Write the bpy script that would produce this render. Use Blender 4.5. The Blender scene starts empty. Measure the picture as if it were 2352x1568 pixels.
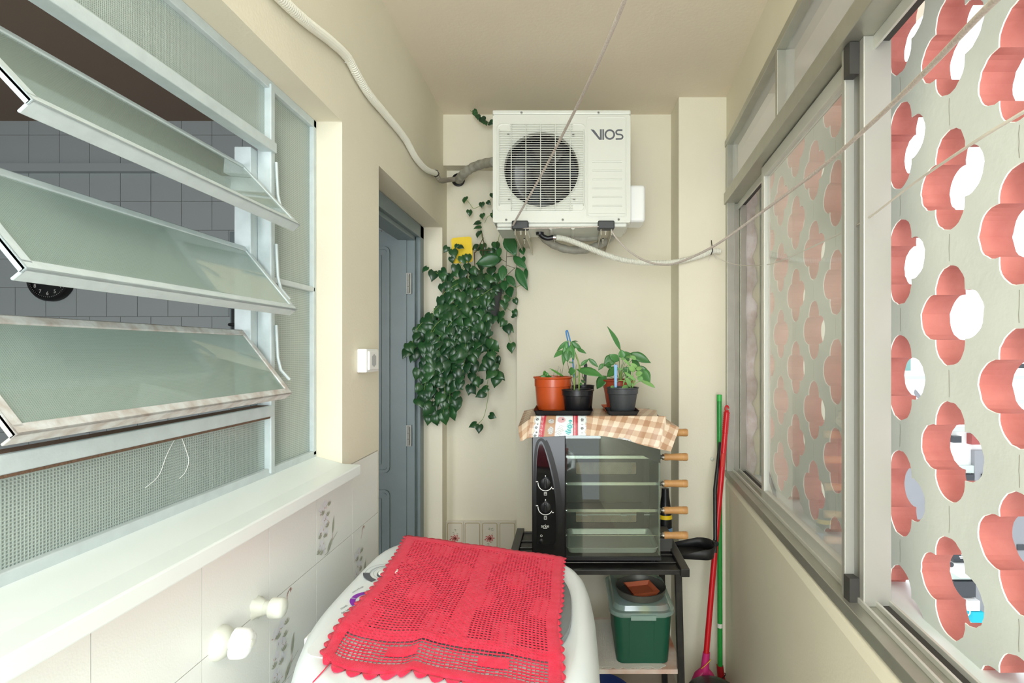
import bpy, math, random
from mathutils import Vector, Matrix
from mathutils.geometry import tessellate_polygon
random.seed(7)
sc = bpy.context.scene
C = sc.collection
PI = math.pi
EYE, FPX, VX, VY = 1.65, 1210.0, 1308.0, 806.0
CEIL = EYE + 1.234

# ------------------------------------------------------------------ camera, sky, exposure
cam = bpy.data.objects.new('camera', bpy.data.cameras.new('camera'))
C.objects.link(cam)
cam.location = (0, 0, EYE); cam.rotation_euler = (PI/2, 0, 0)
cam.data.sensor_width = 36; cam.data.lens = FPX/2352*36
cam.data.shift_x = -(VX-1176)/2352; cam.data.shift_y = (VY-784)/2352
cam.data.clip_start = .02
sc.camera = cam
world = bpy.data.worlds.new('sky'); sc.world = world; world.use_nodes = True
bg = world.node_tree.nodes['Background']
bg.inputs[0].default_value = (0.93, 0.97, 1.0, 1); bg.inputs[1].default_value = 1.7
sc.view_settings.view_transform = 'Standard'; sc.view_settings.look = 'None'
sc.view_settings.gamma = 1; sc.view_settings.use_curve_mapping = False
sc.view_settings.exposure = 0.0
def portal(name, loc, rot, sx, sy):
    l = bpy.data.lights.new(name, 'AREA'); l.shape = 'RECTANGLE'; l.size = sx; l.size_y = sy
    l.cycles.is_portal = True
    o = bpy.data.objects.new(name, l); C.objects.link(o); o.location = loc; o.rotation_euler = rot
portal('window_daylight', (1.03, .6, 1.97), (0, -PI/2-0.0, .1), 1.85, 4.3)
def area(name, loc, rot, sx, sy, power, col):
    l = bpy.data.lights.new(name, 'AREA'); l.shape = 'RECTANGLE'; l.size = sx; l.size_y = sy; l.energy = power; l.color = col
    o = bpy.data.objects.new(name, l); C.objects.link(o); o.location = loc; o.rotation_euler = rot
area('rear_fill_daylight', (-.05, -1.5, 1.72), (PI/2, 0, 0), 1.15, 2.05, 70, (.88, .96, 1.0))   # area light added at the open rear end to brighten the room
area('ceiling_fill', (-.05, -.5, CEIL-.05), (0, 0, 0), .5, .5, 14, (1, .96, .88))  # added overhead fill behind the camera, no fitting modelled
area('kitchen_fill', (-2.3, -1.5, 1.6), (PI/2, 0, 0), 1.4, 1.6, 50, (.95, .98, 1.0))  # added fill that lifts the dark kitchen, no window behind it

# ------------------------------------------------------------------ helpers
def W(px, py, d): return Vector(((px-VX)/FPX*d, d, EYE-(py-VY)/FPX*d))
def lin(c):
    c = c.lstrip('#'); v = [int(c[i:i+2], 16)/255 for i in (0, 2, 4)]
    return tuple((x/12.92 if x <= .04045 else ((x+.055)/1.055)**2.4) for x in v)
def N(nt, t, **kw):
    n = nt.nodes.new('ShaderNode'+t)
    for k, v in kw.items():
        if k.startswith('i_'):
            n.inputs[int(k[2:]) if k[2:].isdigit() else k[2:].replace('_', ' ')].default_value = v
        else: setattr(n, k, v)
    return n
def mat(name, col, rough=.5, metal=0, var=0, vscale=8, bump=0, bscale=60, col2=None, island=0, coat=0, trans=0, alpha=1, sheen=0, spec=.5):
    m = bpy.data.materials.new(name); m.use_nodes = True; nt = m.node_tree; b = nt.nodes['Principled BSDF']
    c = lin(col) if isinstance(col, str) else col
    b.inputs['Base Color'].default_value = (*c, 1); b.inputs['Roughness'].default_value = rough
    b.inputs['Metallic'].default_value = metal; b.inputs['Coat Weight'].default_value = coat
    b.inputs['Transmission Weight'].default_value = trans; b.inputs['Specular IOR Level'].default_value = spec
    b.inputs['Sheen Weight'].default_value = sheen
    if alpha < 1: b.inputs['Alpha'].default_value = alpha
    tc = N(nt, 'TexCoord')
    if var or col2 or island:
        c2 = lin(col2) if col2 else tuple(x*(1-var) for x in c)
        mx = N(nt, 'Mix', data_type='RGBA'); mx.inputs[6].default_value = (*c, 1); mx.inputs[7].default_value = (*c2, 1)
        if island:
            g = N(nt, 'NewGeometry'); nt.links.new(g.outputs['Random Per Island'], mx.inputs[0])
        else:
            n = N(nt, 'TexNoise', i_Scale=vscale, i_Detail=4.0)
            r = N(nt, 'MapRange'); r.inputs[1].default_value = .35; r.inputs[2].default_value = .7
            nt.links.new(tc.outputs['Object'], n.inputs['Vector']); nt.links.new(n.outputs[0], r.inputs[0]); nt.links.new(r.outputs[0], mx.inputs[0])
        nt.links.new(mx.outputs[2], b.inputs['Base Color'])
    if bump:
        n = N(nt, 'TexNoise', i_Scale=bscale, i_Detail=3.0); bu = N(nt, 'Bump', i_Strength=bump, i_Distance=.002)
        nt.links.new(tc.outputs['Object'], n.inputs['Vector']); nt.links.new(n.outputs[0], bu.inputs['Height']); nt.links.new(bu.outputs[0], b.inputs['Normal'])
    return m
def clear_glass(name, tint=(1, 1, 1), base=.04, milky=0, milk=(.8, .82, .8), rough=.0):
    m = bpy.data.materials.new(name); m.use_nodes = True; nt = m.node_tree; nt.nodes.remove(nt.nodes['Principled BSDF'])
    out = nt.nodes['Material Output']
    lw = N(nt, 'LayerWeight', i_Blend=.5); p = N(nt, 'Math', operation='POWER'); p.inputs[1].default_value = 5
    a = N(nt, 'Math', operation='MULTIPLY_ADD'); a.inputs[1].default_value = 1-base; a.inputs[2].default_value = base
    nt.links.new(lw.outputs['Facing'], p.inputs[0]); nt.links.new(p.outputs[0], a.inputs[0])
    t = N(nt, 'BsdfTransparent'); t.inputs[0].default_value = (*tint, 1)
    g = N(nt, 'BsdfGlossy'); g.inputs['Roughness'].default_value = rough; g.inputs[0].default_value = (1, 1, 1, 1)
    src = t.outputs[0]
    if milky:
        d = N(nt, 'BsdfDiffuse'); d.inputs[0].default_value = (*milk, 1); mm = N(nt, 'MixShader', i_0=milky)
        nt.links.new(src, mm.inputs[1]); nt.links.new(d.outputs[0], mm.inputs[2]); src = mm.outputs[0]
    mx = N(nt, 'MixShader'); nt.links.new(a.outputs[0], mx.inputs[0]); nt.links.new(src, mx.inputs[1]); nt.links.new(g.outputs[0], mx.inputs[2])
    nt.links.new(mx.outputs[0], out.inputs[0]); return m
def patterned_glass(name, pitch, strength, dif, mixd, grough):
    """cast glass pressed with a fine square grid"""
    m = bpy.data.materials.new(name); m.use_nodes = True; nt = m.node_tree; nt.nodes.remove(nt.nodes['Principled BSDF'])
    out = nt.nodes['Material Output']; tc = N(nt, 'TexCoord'); s = N(nt, 'SeparateXYZ'); nt.links.new(tc.outputs['UV'], s.inputs[0])
    hs = []
    for k in (0, 1):
        a = N(nt, 'Math', operation='MULTIPLY'); a.inputs[1].default_value = 2*PI/pitch
        b = N(nt, 'Math', operation='SINE'); nt.links.new(s.outputs[k], a.inputs[0]); nt.links.new(a.outputs[0], b.inputs[0]); hs.append(b)
    mn = N(nt, 'Math', operation='MAXIMUM'); nt.links.new(hs[0].outputs[0], mn.inputs[0]); nt.links.new(hs[1].outputs[0], mn.inputs[1])
    bu = N(nt, 'Bump', i_Strength=strength, i_Distance=pitch*.15); nt.links.new(mn.outputs[0], bu.inputs['Height'])
    r = N(nt, 'MapRange'); r.inputs[1].default_value = -1; r.inputs[2].default_value = 1; r.inputs[3].default_value = mixd-.16*strength; r.inputs[4].default_value = mixd+.16*strength
    nt.links.new(mn.outputs[0], r.inputs[0])
    t = N(nt, 'BsdfTransparent'); t.inputs[0].default_value = (.72, .82, .78, 1)
    d = N(nt, 'BsdfDiffuse'); d.inputs[0].default_value = (*dif, 1); nt.links.new(bu.outputs[0], d.inputs['Normal'])
    mx = N(nt, 'MixShader'); nt.links.new(r.outputs[0], mx.inputs[0]); nt.links.new(t.outputs[0], mx.inputs[1]); nt.links.new(d.outputs[0], mx.inputs[2])
    lw = N(nt, 'LayerWeight', i_Blend=.5); p = N(nt, 'Math', operation='POWER'); p.inputs[1].default_value = 4
    a = N(nt, 'Math', operation='MULTIPLY_ADD'); a.inputs[1].default_value = .85; a.inputs[2].default_value = .06
    nt.links.new(lw.outputs['Facing'], p.inputs[0]); nt.links.new(p.outputs[0], a.inputs[0])
    g = N(nt, 'BsdfGlossy'); g.inputs['Roughness'].default_value = grough
    m2 = N(nt, 'MixShader'); nt.links.new(a.outputs[0], m2.inputs[0]); nt.links.new(mx.outputs[0], m2.inputs[1]); nt.links.new(g.outputs[0], m2.inputs[2])
    nt.links.new(m2.outputs[0], out.inputs[0]); return m
def vcol_mat(name, rough=.4):
    m = bpy.data.materials.new(name); m.use_nodes = True; nt = m.node_tree; b = nt.nodes['Principled BSDF']
    a = N(nt, 'Attribute', attribute_name='print'); nt.links.new(a.outputs[0], b.inputs['Base Color']); b.inputs['Roughness'].default_value = rough
    return m
def axes(d):
    d = Vector(d).normalized(); u = Vector((0, 0, 1)) if abs(d.z) < .9 else Vector((1, 0, 0))
    a = d.cross(u).normalized(); return d, a, d.cross(a).normalized()
def catmull(P, n):
    P = [Vector(p) for p in P]; out = []
    Q = [P[0]*2-P[1]] + P + [P[-1]*2-P[-2]]
    for i in range(1, len(Q)-2):
        for k in range(n):
            t = k/n; a, b, c, d = Q[i-1], Q[i], Q[i+1], Q[i+2]
            out.append(.5*((2*b)+(c-a)*t+(2*a-5*b+4*c-d)*t*t+(3*b-a-3*c+d)*t**3))
    out.append(P[-1]); return out
def resample(P, step):
    out = [P[0]]; acc = 0
    for a, b in zip(P, P[1:]):
        L = (b-a).length
        if L < 1e-9: continue
        t = step-acc
        while t <= L: out.append(a+(b-a)*(t/L)); t += step
        acc = L-(t-step)
    out.append(P[-1]); return out
class MB:
    def __init__(s): s.v, s.f, s.m, s.col, s.uv = [], [], [], {}, {}
    def add(s, vs, fs, m=0):
        o = len(s.v); s.v += [Vector(x) for x in vs]; s.f += [tuple(o+i for i in f) for f in fs]; s.m += [m]*len(fs); return o
    def box(s, a, b, m=0, taper=0):
        (x0, y0, z0), (x1, y1, z1) = a, b; t = taper
        s.add([(x0+t, y0+t, z0), (x1-t, y0+t, z0), (x1-t, y1-t, z0), (x0+t, y1-t, z0), (x0, y0, z1), (x1, y0, z1), (x1, y1, z1), (x0, y1, z1)],
              [(3, 2, 1, 0), (4, 5, 6, 7), (0, 1, 5, 4), (1, 2, 6, 5), (2, 3, 7, 6), (3, 0, 4, 7)], m); return s
    def obox(s, p, q, w, h, up=(0, 0, 1), m=0):
        """bar of section w x h from p to q"""
        p, q = Vector(p), Vector(q); d = (q-p).normalized(); a = d.cross(Vector(up)).normalized()*w/2; b = a.cross(d).normalized()*h/2
        s.add([p-a-b, p+a-b, p+a+b, p-a+b, q-a-b, q+a-b, q+a+b, q-a+b], [(0, 1, 2, 3), (7, 6, 5, 4), (0, 4, 5, 1), (1, 5, 6, 2), (2, 6, 7, 3), (3, 7, 4, 0)], m); return s
    def loft(s, rings, closed=True, cap=(True, True), m=0):
        n = len(rings[0]); vs = [p for r in rings for p in r]; fs = []
        for k in range(len(rings)-1):
            for i in range(n if closed else n-1):
                j = (i+1) % n; fs.append((k*n+i, k*n+j, (k+1)*n+j, (k+1)*n+i))
        if cap[0]: fs.append(tuple(reversed(range(n))))
        if cap[1]: fs.append(tuple(range((len(rings)-1)*n, len(rings)*n)))
        s.add(vs, fs, m); return s
    def tube(s, P, r, n=8, m=0, cap=True, rf=None):
        P = [Vector(p) for p in P]; rings = []; d0, a, b = axes(P[1]-P[0])
        for i, p in enumerate(P):
            d = (P[min(i+1, len(P)-1)]-P[max(i-1, 0)]).normalized()
            a = (a-d*a.dot(d)).normalized(); b = d.cross(a)
            R = rf(i, len(P)) if rf else (r[i] if isinstance(r, (list, tuple)) else r)
            rings.append([p+a*math.cos(2*PI*k/n)*R+b*math.sin(2*PI*k/n)*R for k in range(n)])
        return s.loft(rings, cap=(cap, cap), m=m)
    def corr(s, P, r, amp=.0012, pitch=.004, n=10, m=0):
        P = resample(catmull(P, 24), pitch/2)
        return s.tube(P, r, n, m, rf=lambda i, L: r+(amp if i % 2 else -amp))
    def lathe(s, prof, c=(0, 0, 0), n=40, m=0, axis=(0, 0, 1), cap=(True, True), oct_=0):
        d, a, b = axes(axis); c = Vector(c)
        if abs(d.z) > .99: a, b = Vector((1, 0, 0)), Vector((0, 1, 0))*(1 if d.z > 0 else -1)
        rings = [[c+d*z+(a*math.cos(2*PI*k/n)+b*math.sin(2*PI*k/n))*r for k in range(n)] for r, z in prof]
        return s.loft(rings, cap=cap, m=m)
    def plate(s, outer, holes, fn, t, m=0, mside=None, mhole=None, rim=0, mrim=None):
        """flat plate with holes; fn(u, v, depth)"""
        P = [outer]+holes; flat = [p for q in P for p in q]
        tri = tessellate_polygon([[Vector((u, v, 0)) for u, v in q] for q in P])
        s.add([fn(u, v, 0) for u, v in flat], [tuple(x) for x in tri], m)
        s.add([fn(u, v, t) for u, v in flat], [tuple(reversed(x)) for x in tri], m)
        ms = m if mside is None else mside; mh = ms if mhole is None else mhole
        for k, q in enumerate(P):
            n = len(q); levels = [0, t]; mats = [ms if k == 0 else mh]
            s.loft([[fn(u, v, z) for u, v in q] for z in levels], cap=(False, False), m=mats[0])
        return s
    def merge(s, o, M=None, m=None):
        off = len(s.v); s.v += [(M @ x if M else x.copy()) for x in o.v]; s.f += [tuple(off+i for i in f) for f in o.f]; s.m += [m if m is not None else k for k in o.m]; return s
    def leaf(s, base, tip, w, nrm, m=0, kind='lance', droop=.15, fold=.18, wave=0):
        base, tip = Vector(base), Vector(tip); d = tip-base; L = d.length
        if L < 1e-6: return s
        d = d/L; n = Vector(nrm); n = (n-d*n.dot(d)).normalized(); a = d.cross(n)
        if kind == 'heart': st = [(0, .30, -.16), (.06, .50, -.04), (.22, .56, 0), (.42, .50, 0), (.63, .34, 0), (.83, .14, 0), (1, .015, 0)]
        elif kind == 'round': st = [(0, .1, 0), (.12, .36, 0), (.35, .5, 0), (.6, .5, 0), (.82, .36, 0), (1, .06, 0)]
        else: st = [(0, .05, 0), (.1, .25, 0), (.27, .46, 0), (.45, .5, 0), (.63, .42, 0), (.82, .22, 0), (1, .01, 0)]
        vs = []; fs = []
        for i, (t, hw, back) in enumerate(st):
            c = base+d*(t*L)-n*(droop*L*(t-.35)**2)
            for k in (-1, -.55, 0, .55, 1):
                wob = wave*w*math.sin(i*2.1+k*3)
                vs.append(c+a*(k*hw*w)+n*(fold*w*abs(k)*hw*1.2-(.35*w*hw*(k*k)**1.5 if kind == 'heart' else 0)+wob)+d*(back*L*(abs(k) if abs(k) > .3 else 0)))
        for i in range(len(st)-1):
            for k in range(4): fs.append((i*5+k, i*5+k+1, (i+1)*5+k+1, (i+1)*5+k))
        s.add(vs, fs, m); return s
    def build(s, name, mats, parent=None, smooth=None, bevel=0, label=None, cat=None, group=None, kind=None, solid=0, origin=None, bseg=2):
        if not isinstance(mats, (list, tuple)): mats = [mats]
        if parent is not None: off = parent['_o']; off = Vector(off)
        elif origin is not None: off = Vector(origin)
        else:
            xs = [v.x for v in s.v]; ys = [v.y for v in s.v]; zs = [v.z for v in s.v]
            off = Vector(((min(xs)+max(xs))/2, (min(ys)+max(ys))/2, min(zs)))
            if kind == 'structure': off = Vector((0, 0, 0))
        me = bpy.data.meshes.new(name); me.from_pydata([tuple(v-off) for v in s.v], [], s.f)
        for q in mats: me.materials.append(q)
        me.polygons.foreach_set('material_index', s.m)
        if smooth is not None:
            me.polygons.foreach_set('use_smooth', [True]*len(me.polygons))
        me.validate(); me.update()
        if smooth is not None and smooth < 179: me.set_sharp_from_angle(angle=math.radians(smooth))
        o = bpy.data.objects.new(name, me); C.objects.link(o)
        if parent is None: o.location = off
        else: o.parent = parent
        o['_o'] = tuple(off)
        if bevel:
            b = o.modifiers.new('bevel', 'BEVEL'); b.width = bevel; b.segments = bseg; b.limit_method = 'ANGLE'; b.angle_limit = math.radians(40)
        if solid:
            b = o.modifiers.new('solid', 'SOLIDIFY'); b.thickness = solid; b.offset = 0
        tag(o, label, cat, group, kind); return o
def tag(o, label=None, cat=None, group=None, kind=None):
    if label: o['label'] = label
    if cat: o['category'] = cat
    if group: o['group'] = group
    if kind: o['kind'] = kind
def thing(name, loc, label=None, cat=None, group=None, kind=None):
    o = bpy.data.objects.new(name, None); C.objects.link(o); o.location = loc; o['_o'] = tuple(loc); o.empty_display_size = .05
    tag(o, label, cat, group, kind); return o
def uvbox(o, fn):
    me = o.data; uv = me.uv_layers.new(name='UVMap')
    for l in me.loops: uv.data[l.index].uv = fn(me.vertices[l.vertex_index].co)
def text_mb(txt, size, fn, depth=.0004, m=0, bold=0):
    cu = bpy.data.curves.new('t', 'FONT'); cu.body = txt; cu.size = size; cu.offset = bold; cu.resolution_u = 3
    ob = bpy.data.objects.new('t', cu); me = ob.to_mesh(); mb = MB()
    if len(me.vertices):
        xs = [v.co.x for v in me.vertices]; ys = [v.co.y for v in me.vertices]; cx = (min(xs)+max(xs))/2; cy = (min(ys)+max(ys))/2
        mb.add([fn(v.co.x-cx, v.co.y-cy) for v in me.vertices], [tuple(p.vertices) for p in me.polygons], m)
    ob.to_mesh_clear(); bpy.data.objects.remove(ob); bpy.data.curves.remove(cu); return mb
def ribbon(mb, P, w, fn, m=0, closed=False):
    n = len(P); L, R = [], []
    for i in range(n):
        a = P[(i-1) % n] if (closed or i) else P[i]; b = P[(i+1) % n] if (closed or i < n-1) else P[i]
        dx, dy = b[0]-a[0], b[1]-a[1]; l = math.hypot(dx, dy) or 1; nx, ny = -dy/l*w/2, dx/l*w/2
        L.append(fn(P[i][0]+nx, P[i][1]+ny)); R.append(fn(P[i][0]-nx, P[i][1]-ny))
    k = n if closed else n-1
    mb.add(L+R, [(i, (i+1) % n, n+(i+1) % n, n+i) for i in range(k)], m)
def rrect(x0, y0, x1, y1, r, n=6):
    P = []
    for cx, cy, a in ((x1-r, y1-r, 0), (x0+r, y1-r, 90), (x0+r, y0+r, 180), (x1-r, y0+r, 270)):
        for k in range(n+1):
            t = math.radians(a+90*k/n); P.append((cx+r*math.cos(t), cy+r*math.sin(t)))
    return P
def circ(cx, cy, r, n=40): return [(cx+r*math.cos(2*PI*k/n), cy+r*math.sin(2*PI*k/n)) for k in range(n)]

# ------------------------------------------------------------------ materials
M = {}
M['cream'] = mat('cream_paint', '#E9E3CE', .75, var=.05, vscale=3, bump=.25, bscale=120)
M['ceil'] = mat('ceiling_paint', '#EADFCA', .85, var=.04, vscale=2, bump=.3, bscale=90)
M['sillpaint'] = mat('white_gloss_sill', '#EAF3F1', .35, var=.02, bump=.05)
M['screenpaint'] = mat('grey_white_plaster', '#E0E6DF', .8, var=.07, vscale=7, bump=.35, bscale=50)
M['edge'] = mat('chipped_white_edge', '#F6F6EE', .8, bump=.4, bscale=200)
M['coral'] = mat('coral_paint', '#C4786D', .75, col2='#B4665C', vscale=14, bump=.5, bscale=90)
M['tile'] = mat('white_glazed_tile', '#EDEEE9', .22, bump=.12, bscale=300)
M['grout'] = mat('grout', '#9A958C', .9)
M['ktile'] = mat('grey_kitchen_tile', '#AEB7BA', .3, bump=.03)
M['kceil'] = mat('brown_kitchen_ceiling', '#8C7A6C', .8)
M['greypaint'] = mat('blue_grey_enamel', '#7E8D90', .4, var=.07, vscale=12, bump=.08, bscale=40)
M['steelpaint'] = mat('pale_grey_blue_window_paint', '#CAD6D7', .45, var=.10, vscale=30, bump=.25, bscale=80)
M['rustpaint'] = mat('weathered_window_paint', '#D3D6D4', .5, col2='#B3A8A0', vscale=45, bump=.4, bscale=90)
M['alu'] = mat('anodised_aluminium', '#B9B9AE', .42, metal=.75, var=.08, vscale=20)
M['alu_l'] = mat('pale_aluminium', '#D6D6CE', .45, metal=.35, var=.05)
M['dark'] = mat('dark_rubber', '#3A3835', .6)
M['floor'] = mat('floor_tile', '#B9AA98', .5, var=.1)
M['clear'] = clear_glass('clear_glass', (.97, .99, .98), .06, .16, (.85, .88, .85))  # pale diffuse mix paints reflected haze into the sash glass
M['lightglass'] = clear_glass('milky_top_glass', (.95, .96, .96), .06, .30, (.86, .87, .88))  # top panes, stronger pale diffuse mix
M['pg'] = patterned_glass('pressed_grid_glass', .0036, .8, (.60, .69, .65), .60, .12)
M['pg2'] = patterned_glass('pressed_grid_glass_fine', .0030, .35, (.44, .54, .49), .56, .03)
M['pg3'] = patterned_glass('pressed_grid_glass_bold', .0050, 1.1, (.55, .64, .60), .60, .15)
M['white'] = mat('white_enamel', '#DCDFD6', .3, bump=.03)
M['wwhite'] = mat('washer_white', '#E4ECEE', .28)
M['whitep'] = mat('white_plastic', '#F1F3F0', .35)
M['ivory'] = mat('ivory_plastic', '#DADCD0', .4)
M['black'] = mat('black_plastic', '#17171A', .35)
M['blackmat'] = mat('matt_black', '#1F1F20', .55, var=.2, vscale=60)
M['blackpaint'] = mat('scuffed_black_enamel', '#141414', .35, col2='#262422', vscale=40)
M['chrome'] = mat('chrome', '#C9C9C6', .18, metal=1)
M['steel'] = mat('brushed_steel', '#BDBDB8', .32, metal=.95, bump=.1, bscale=200)
M['galv'] = mat('galvanised_steel', '#A9AAA4', .5, metal=.5, var=.15)
M['galvd'] = mat('dull_baking_tin', '#6F6E66', .5, metal=.6, var=.2)
M['wood'] = mat('light_wood', '#C9985F', .5, col2='#B5824C', vscale=30)
M['rope'] = mat('grey_cord', '#B8ADA4', .85, col2='#D2C9C0', vscale=250)
M['cordw'] = mat('white_cord', '#DAD4C8', .8)
M['hose'] = mat('white_hose', '#E3E3D6', .45)
M['greyhose'] = mat('grey_corrugated', '#8B8577', .6)
M['wrap'] = mat('grey_tape_wrap', '#AAA89B', .6, col2='#8F8C80', vscale=30, bump=.6, bscale=60)
M['leafd'] = mat('dark_glossy_leaf', '#1C3F27', .3, col2='#2F5C30', island=1, coat=.1)
M['leafb'] = mat('bright_leaf', '#3F7A35', .35, col2='#5E9A42', island=1)
M['leafm'] = mat('mid_leaf', '#3A6E38', .35, col2='#4F8A45', island=1)
M['stem'] = mat('green_stem', '#7E9A48', .5)
M['stemb'] = mat('brown_stem', '#5A4A32', .7)
M['orange'] = mat('orange_plastic_pot', '#C9531F', .35, coat=.2)
M['terra'] = mat('terracotta_plastic', '#A5462C', .4)
M['terral'] = mat('terracotta_plastic_light', '#C86A45', .45)
M['potgrey'] = mat('dark_grey_plastic', '#3B3E40', .5, bump=.15, bscale=400)
M['soil'] = mat('soil', '#3A2A1E', .95, bump=1, bscale=200)
M['blue'] = mat('blue_plastic', '#1E78BE', .35)
M['lblue'] = mat('light_blue_plastic', '#78AAD8', .4)
M['yellow'] = mat('yellow_card', '#EFCB12', .5, bump=.3, bscale=400)
M['red'] = mat('red_plastic', '#C4121C', .35)
M['redd'] = mat('dark_red_plastic', '#9E1018', .4)
M['pink'] = mat('magenta_plastic', '#C22A6E', .4)
M['green'] = mat('green_coated_tube', '#22913A', .35, var=.1, vscale=60)
M['boxg'] = mat('dark_green_plastic', '#14503A', .45)
M['basin'] = mat('blue_basin', '#2A3C72', .4)
M['crochet'] = mat('red_crochet_cotton', '#EC2A4A', .9, col2='#F23E5C', vscale=60, bump=1, bscale=500, sheen=.15, spec=.2)
M['crochetw'] = mat('white_crochet_cotton', '#D8D4CA', .9, bump=.8, bscale=300)
M['lid'] = mat('dark_grey_lid', '#6F7678', .25)
M['panelw'] = mat('blue_white_panel', '#E6EDEE', .3)
M['purple'] = mat('purple_print', '#8A2FB0', .5)
M['greyp'] = mat('grey_print', '#5A5E66', .5)
M['lgreyp'] = mat('light_grey_print', '#B4B8BA', .5)
M['inkred'] = mat('brownish_red_print', '#C9A79C', .5)
M['inkgreen'] = mat('olive_print', '#A9AC98', .5)
M['inkpale'] = mat('pale_lilac_print', '#E1E0E4', .5)
M['rose'] = mat('rose_print', '#C46A63', .5)
M['gold'] = mat('gold_print', '#A8935A', .5)
M['white_mark'] = mat('white_print', '#E8E8E4', .5)
M['redmark'] = mat('red_sticker', '#C9392C', .5)
M['dirt'] = mat('rust_dirt', '#6B5240', .95, bump=1, bscale=200)

def XW(y): return .4945+.1025*y
def XF(y): return .5305+.0917*y
def R(y, off, z): return Vector((XF(y)+off, y, EYE+z))
def rbox(mb, y0, y1, o0, o1, z0, z1, m=0):
    mb.add([R(y0, o0, z0), R(y0, o1, z0), R(y1, o1, z0), R(y1, o0, z0), R(y0, o0, z1), R(y0, o1, z1), R(y1, o1, z1), R(y1, o0, z1)],
           [(3, 2, 1, 0), (4, 5, 6, 7), (0, 1, 5, 4), (1, 2, 6, 5), (2, 3, 7, 6), (3, 0, 4, 7)], m)
XL = -.659; Y0 = -1.6
# ------------------------------------------------------------------ room shell
b = MB(); b.box((-.9, Y0, -.1), (1.3, 3.0, 0)); b.build('floor', M['floor'], kind='structure')
b = MB(); b.box((-.72, Y0, CEIL), (1.3, 3.0, CEIL+.12)); b.build('ceiling', M['ceil'], kind='structure')
# left wall: window hole, door notch
WT, WB, WN, WFAR = .665, -.333, .22, 1.5276
DY0, DY1, DT = 1.82, 2.73, .641
b = MB()
outer = [(Y0, 0), (DY0, 0), (DY0, EYE+DT), (DY1, EYE+DT), (DY1, 0), (2.83, 0), (2.83, EYE+.968), (2.75, EYE+.968), (2.75, CEIL), (Y0, CEIL)]
hole = [(WN, EYE+WB), (WFAR, EYE+WB), (WFAR, EYE+WT), (WN, EYE+WT)]
b.plate(outer, [hole], lambda u, v, t: (XL-t, u, v), .15)
wl = b.build('wall_left', M['cream'], kind='structure', bevel=.004)
# tile cladding with grout
b = MB(); g = MB()
rows = [-.34, -.55, -.76, -.97, -1.18, -1.39, -1.60]
cols = [-.35, -.135, .08, .295, .505, .72, .937, 1.147, 1.361, 1.587, 1.8]
for i in range(len(cols)-1):
    for j in range(len(rows)-1):
        y1 = cols[i+1]; top = rows[j]
        b.box((XL-.001, cols[i]+.0008, EYE+rows[j+1]+.0008), (XL+.005, y1-.0008, EYE+top-.0008))
g.box((XL-.001, -.35, .05), (XL+.0035, 1.802, EYE-.34))
# printed flower sprays
def spray(y0, ztop):
    rnd = random.Random(int(y0*1000)); H_, Wd = .21, .2145
    cnt = [0]
    def f(u, v): return Vector((XL+.0054+cnt[0]*.000012, y0+u*Wd, EYE+ztop-H_+v*H_))
    def lf(u, v, ang, l, w, m):
        cnt[0] += 1
        a = math.radians(ang); P = []
        for t, h in ((0, 0), (.3, .5), (.6, .42), (1, 0)): P.append((u+math.cos(a)*l*t-math.sin(a)*w*h, v+math.sin(a)*l*t+math.cos(a)*w*h))
        for t, h in ((.6, -.42), (.3, -.5)): P.append((u+math.cos(a)*l*t-math.sin(a)*w*h, v+math.sin(a)*l*t+math.cos(a)*w*h))
        b.add([f(*p) for p in P], [tuple(range(6))], m)
    for k in range(12):
        t = k/11; ribbon(b, [(.30+.12*t+.02*math.sin(k), .82+.14*math.sin(t*2.2)), (.32+.12*t, .845+.14*math.sin(t*2.2))], .012, f, 1)
    for (u, v) in ((.12, .62), (.20, .5), (.13, .38), (.24, .30), (.12, .2), (.22, .66), (.26, .45), (.17, .12)):
        for q in range(5): lf(u, v, q*72+rnd.random()*60, .075, .05, 3)
        for q in range(3): lf(u+rnd.uniform(-.05, .05), v-.03, rnd.uniform(0, 360), .04, .012, 1 if q else 2)
    for (u, v) in ((.05, .1), (.13, .07), (.33, .62), (.30, .5), (.22, .25), (.09, .28), (.28, .36), (.16, .55)):
        for q in range(5): lf(u, v, 30+q*30+rnd.random()*10, .07, .016, 2)
    lf(.42, .22, 78, .24, .05, 2); lf(.28, .03, 50, .2, .06, 2)
    ribbon(b, [(.2, .03), (.3, .03), (.42, .14), (.56, .2)], .008, f, 2); ribbon(b, [(.42, .14), (.43, .22)], .008, f, 1)
spray(1.361, -.34); spray(1.587, -.55); spray(1.147, -.55); spray(.72, -.76)
b.build('tile_cladding', [M['tile'], M['inkred'], M['inkgreen'], M['inkpale']], wl)
g.build('grout_bed', M['grout'], wl)
# window sill
b = MB(); y1 = 1.545
b.add([(-.74, .2, EYE-.303), (-.655, .2, EYE-.326), (-.612, .2, EYE-.332), (-.612, .2, EYE-.362), (-.70, .2, EYE-.362),
       (-.74, WFAR, EYE-.303), (-.655, WFAR, EYE-.326), (-.612, y1, EYE-.332), (-.612, y1, EYE-.362), (-.70, y1-.02, EYE-.362)],
      [(0, 1, 6, 5), (1, 2, 7, 6), (2, 3, 8, 7), (3, 4, 9, 8), (0, 5, 9, 4), (4, 3, 2, 1, 0), (5, 6, 7, 8, 9)])
b.build('trim_1', M['sillpaint'], kind='structure', bevel=.003)
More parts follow.
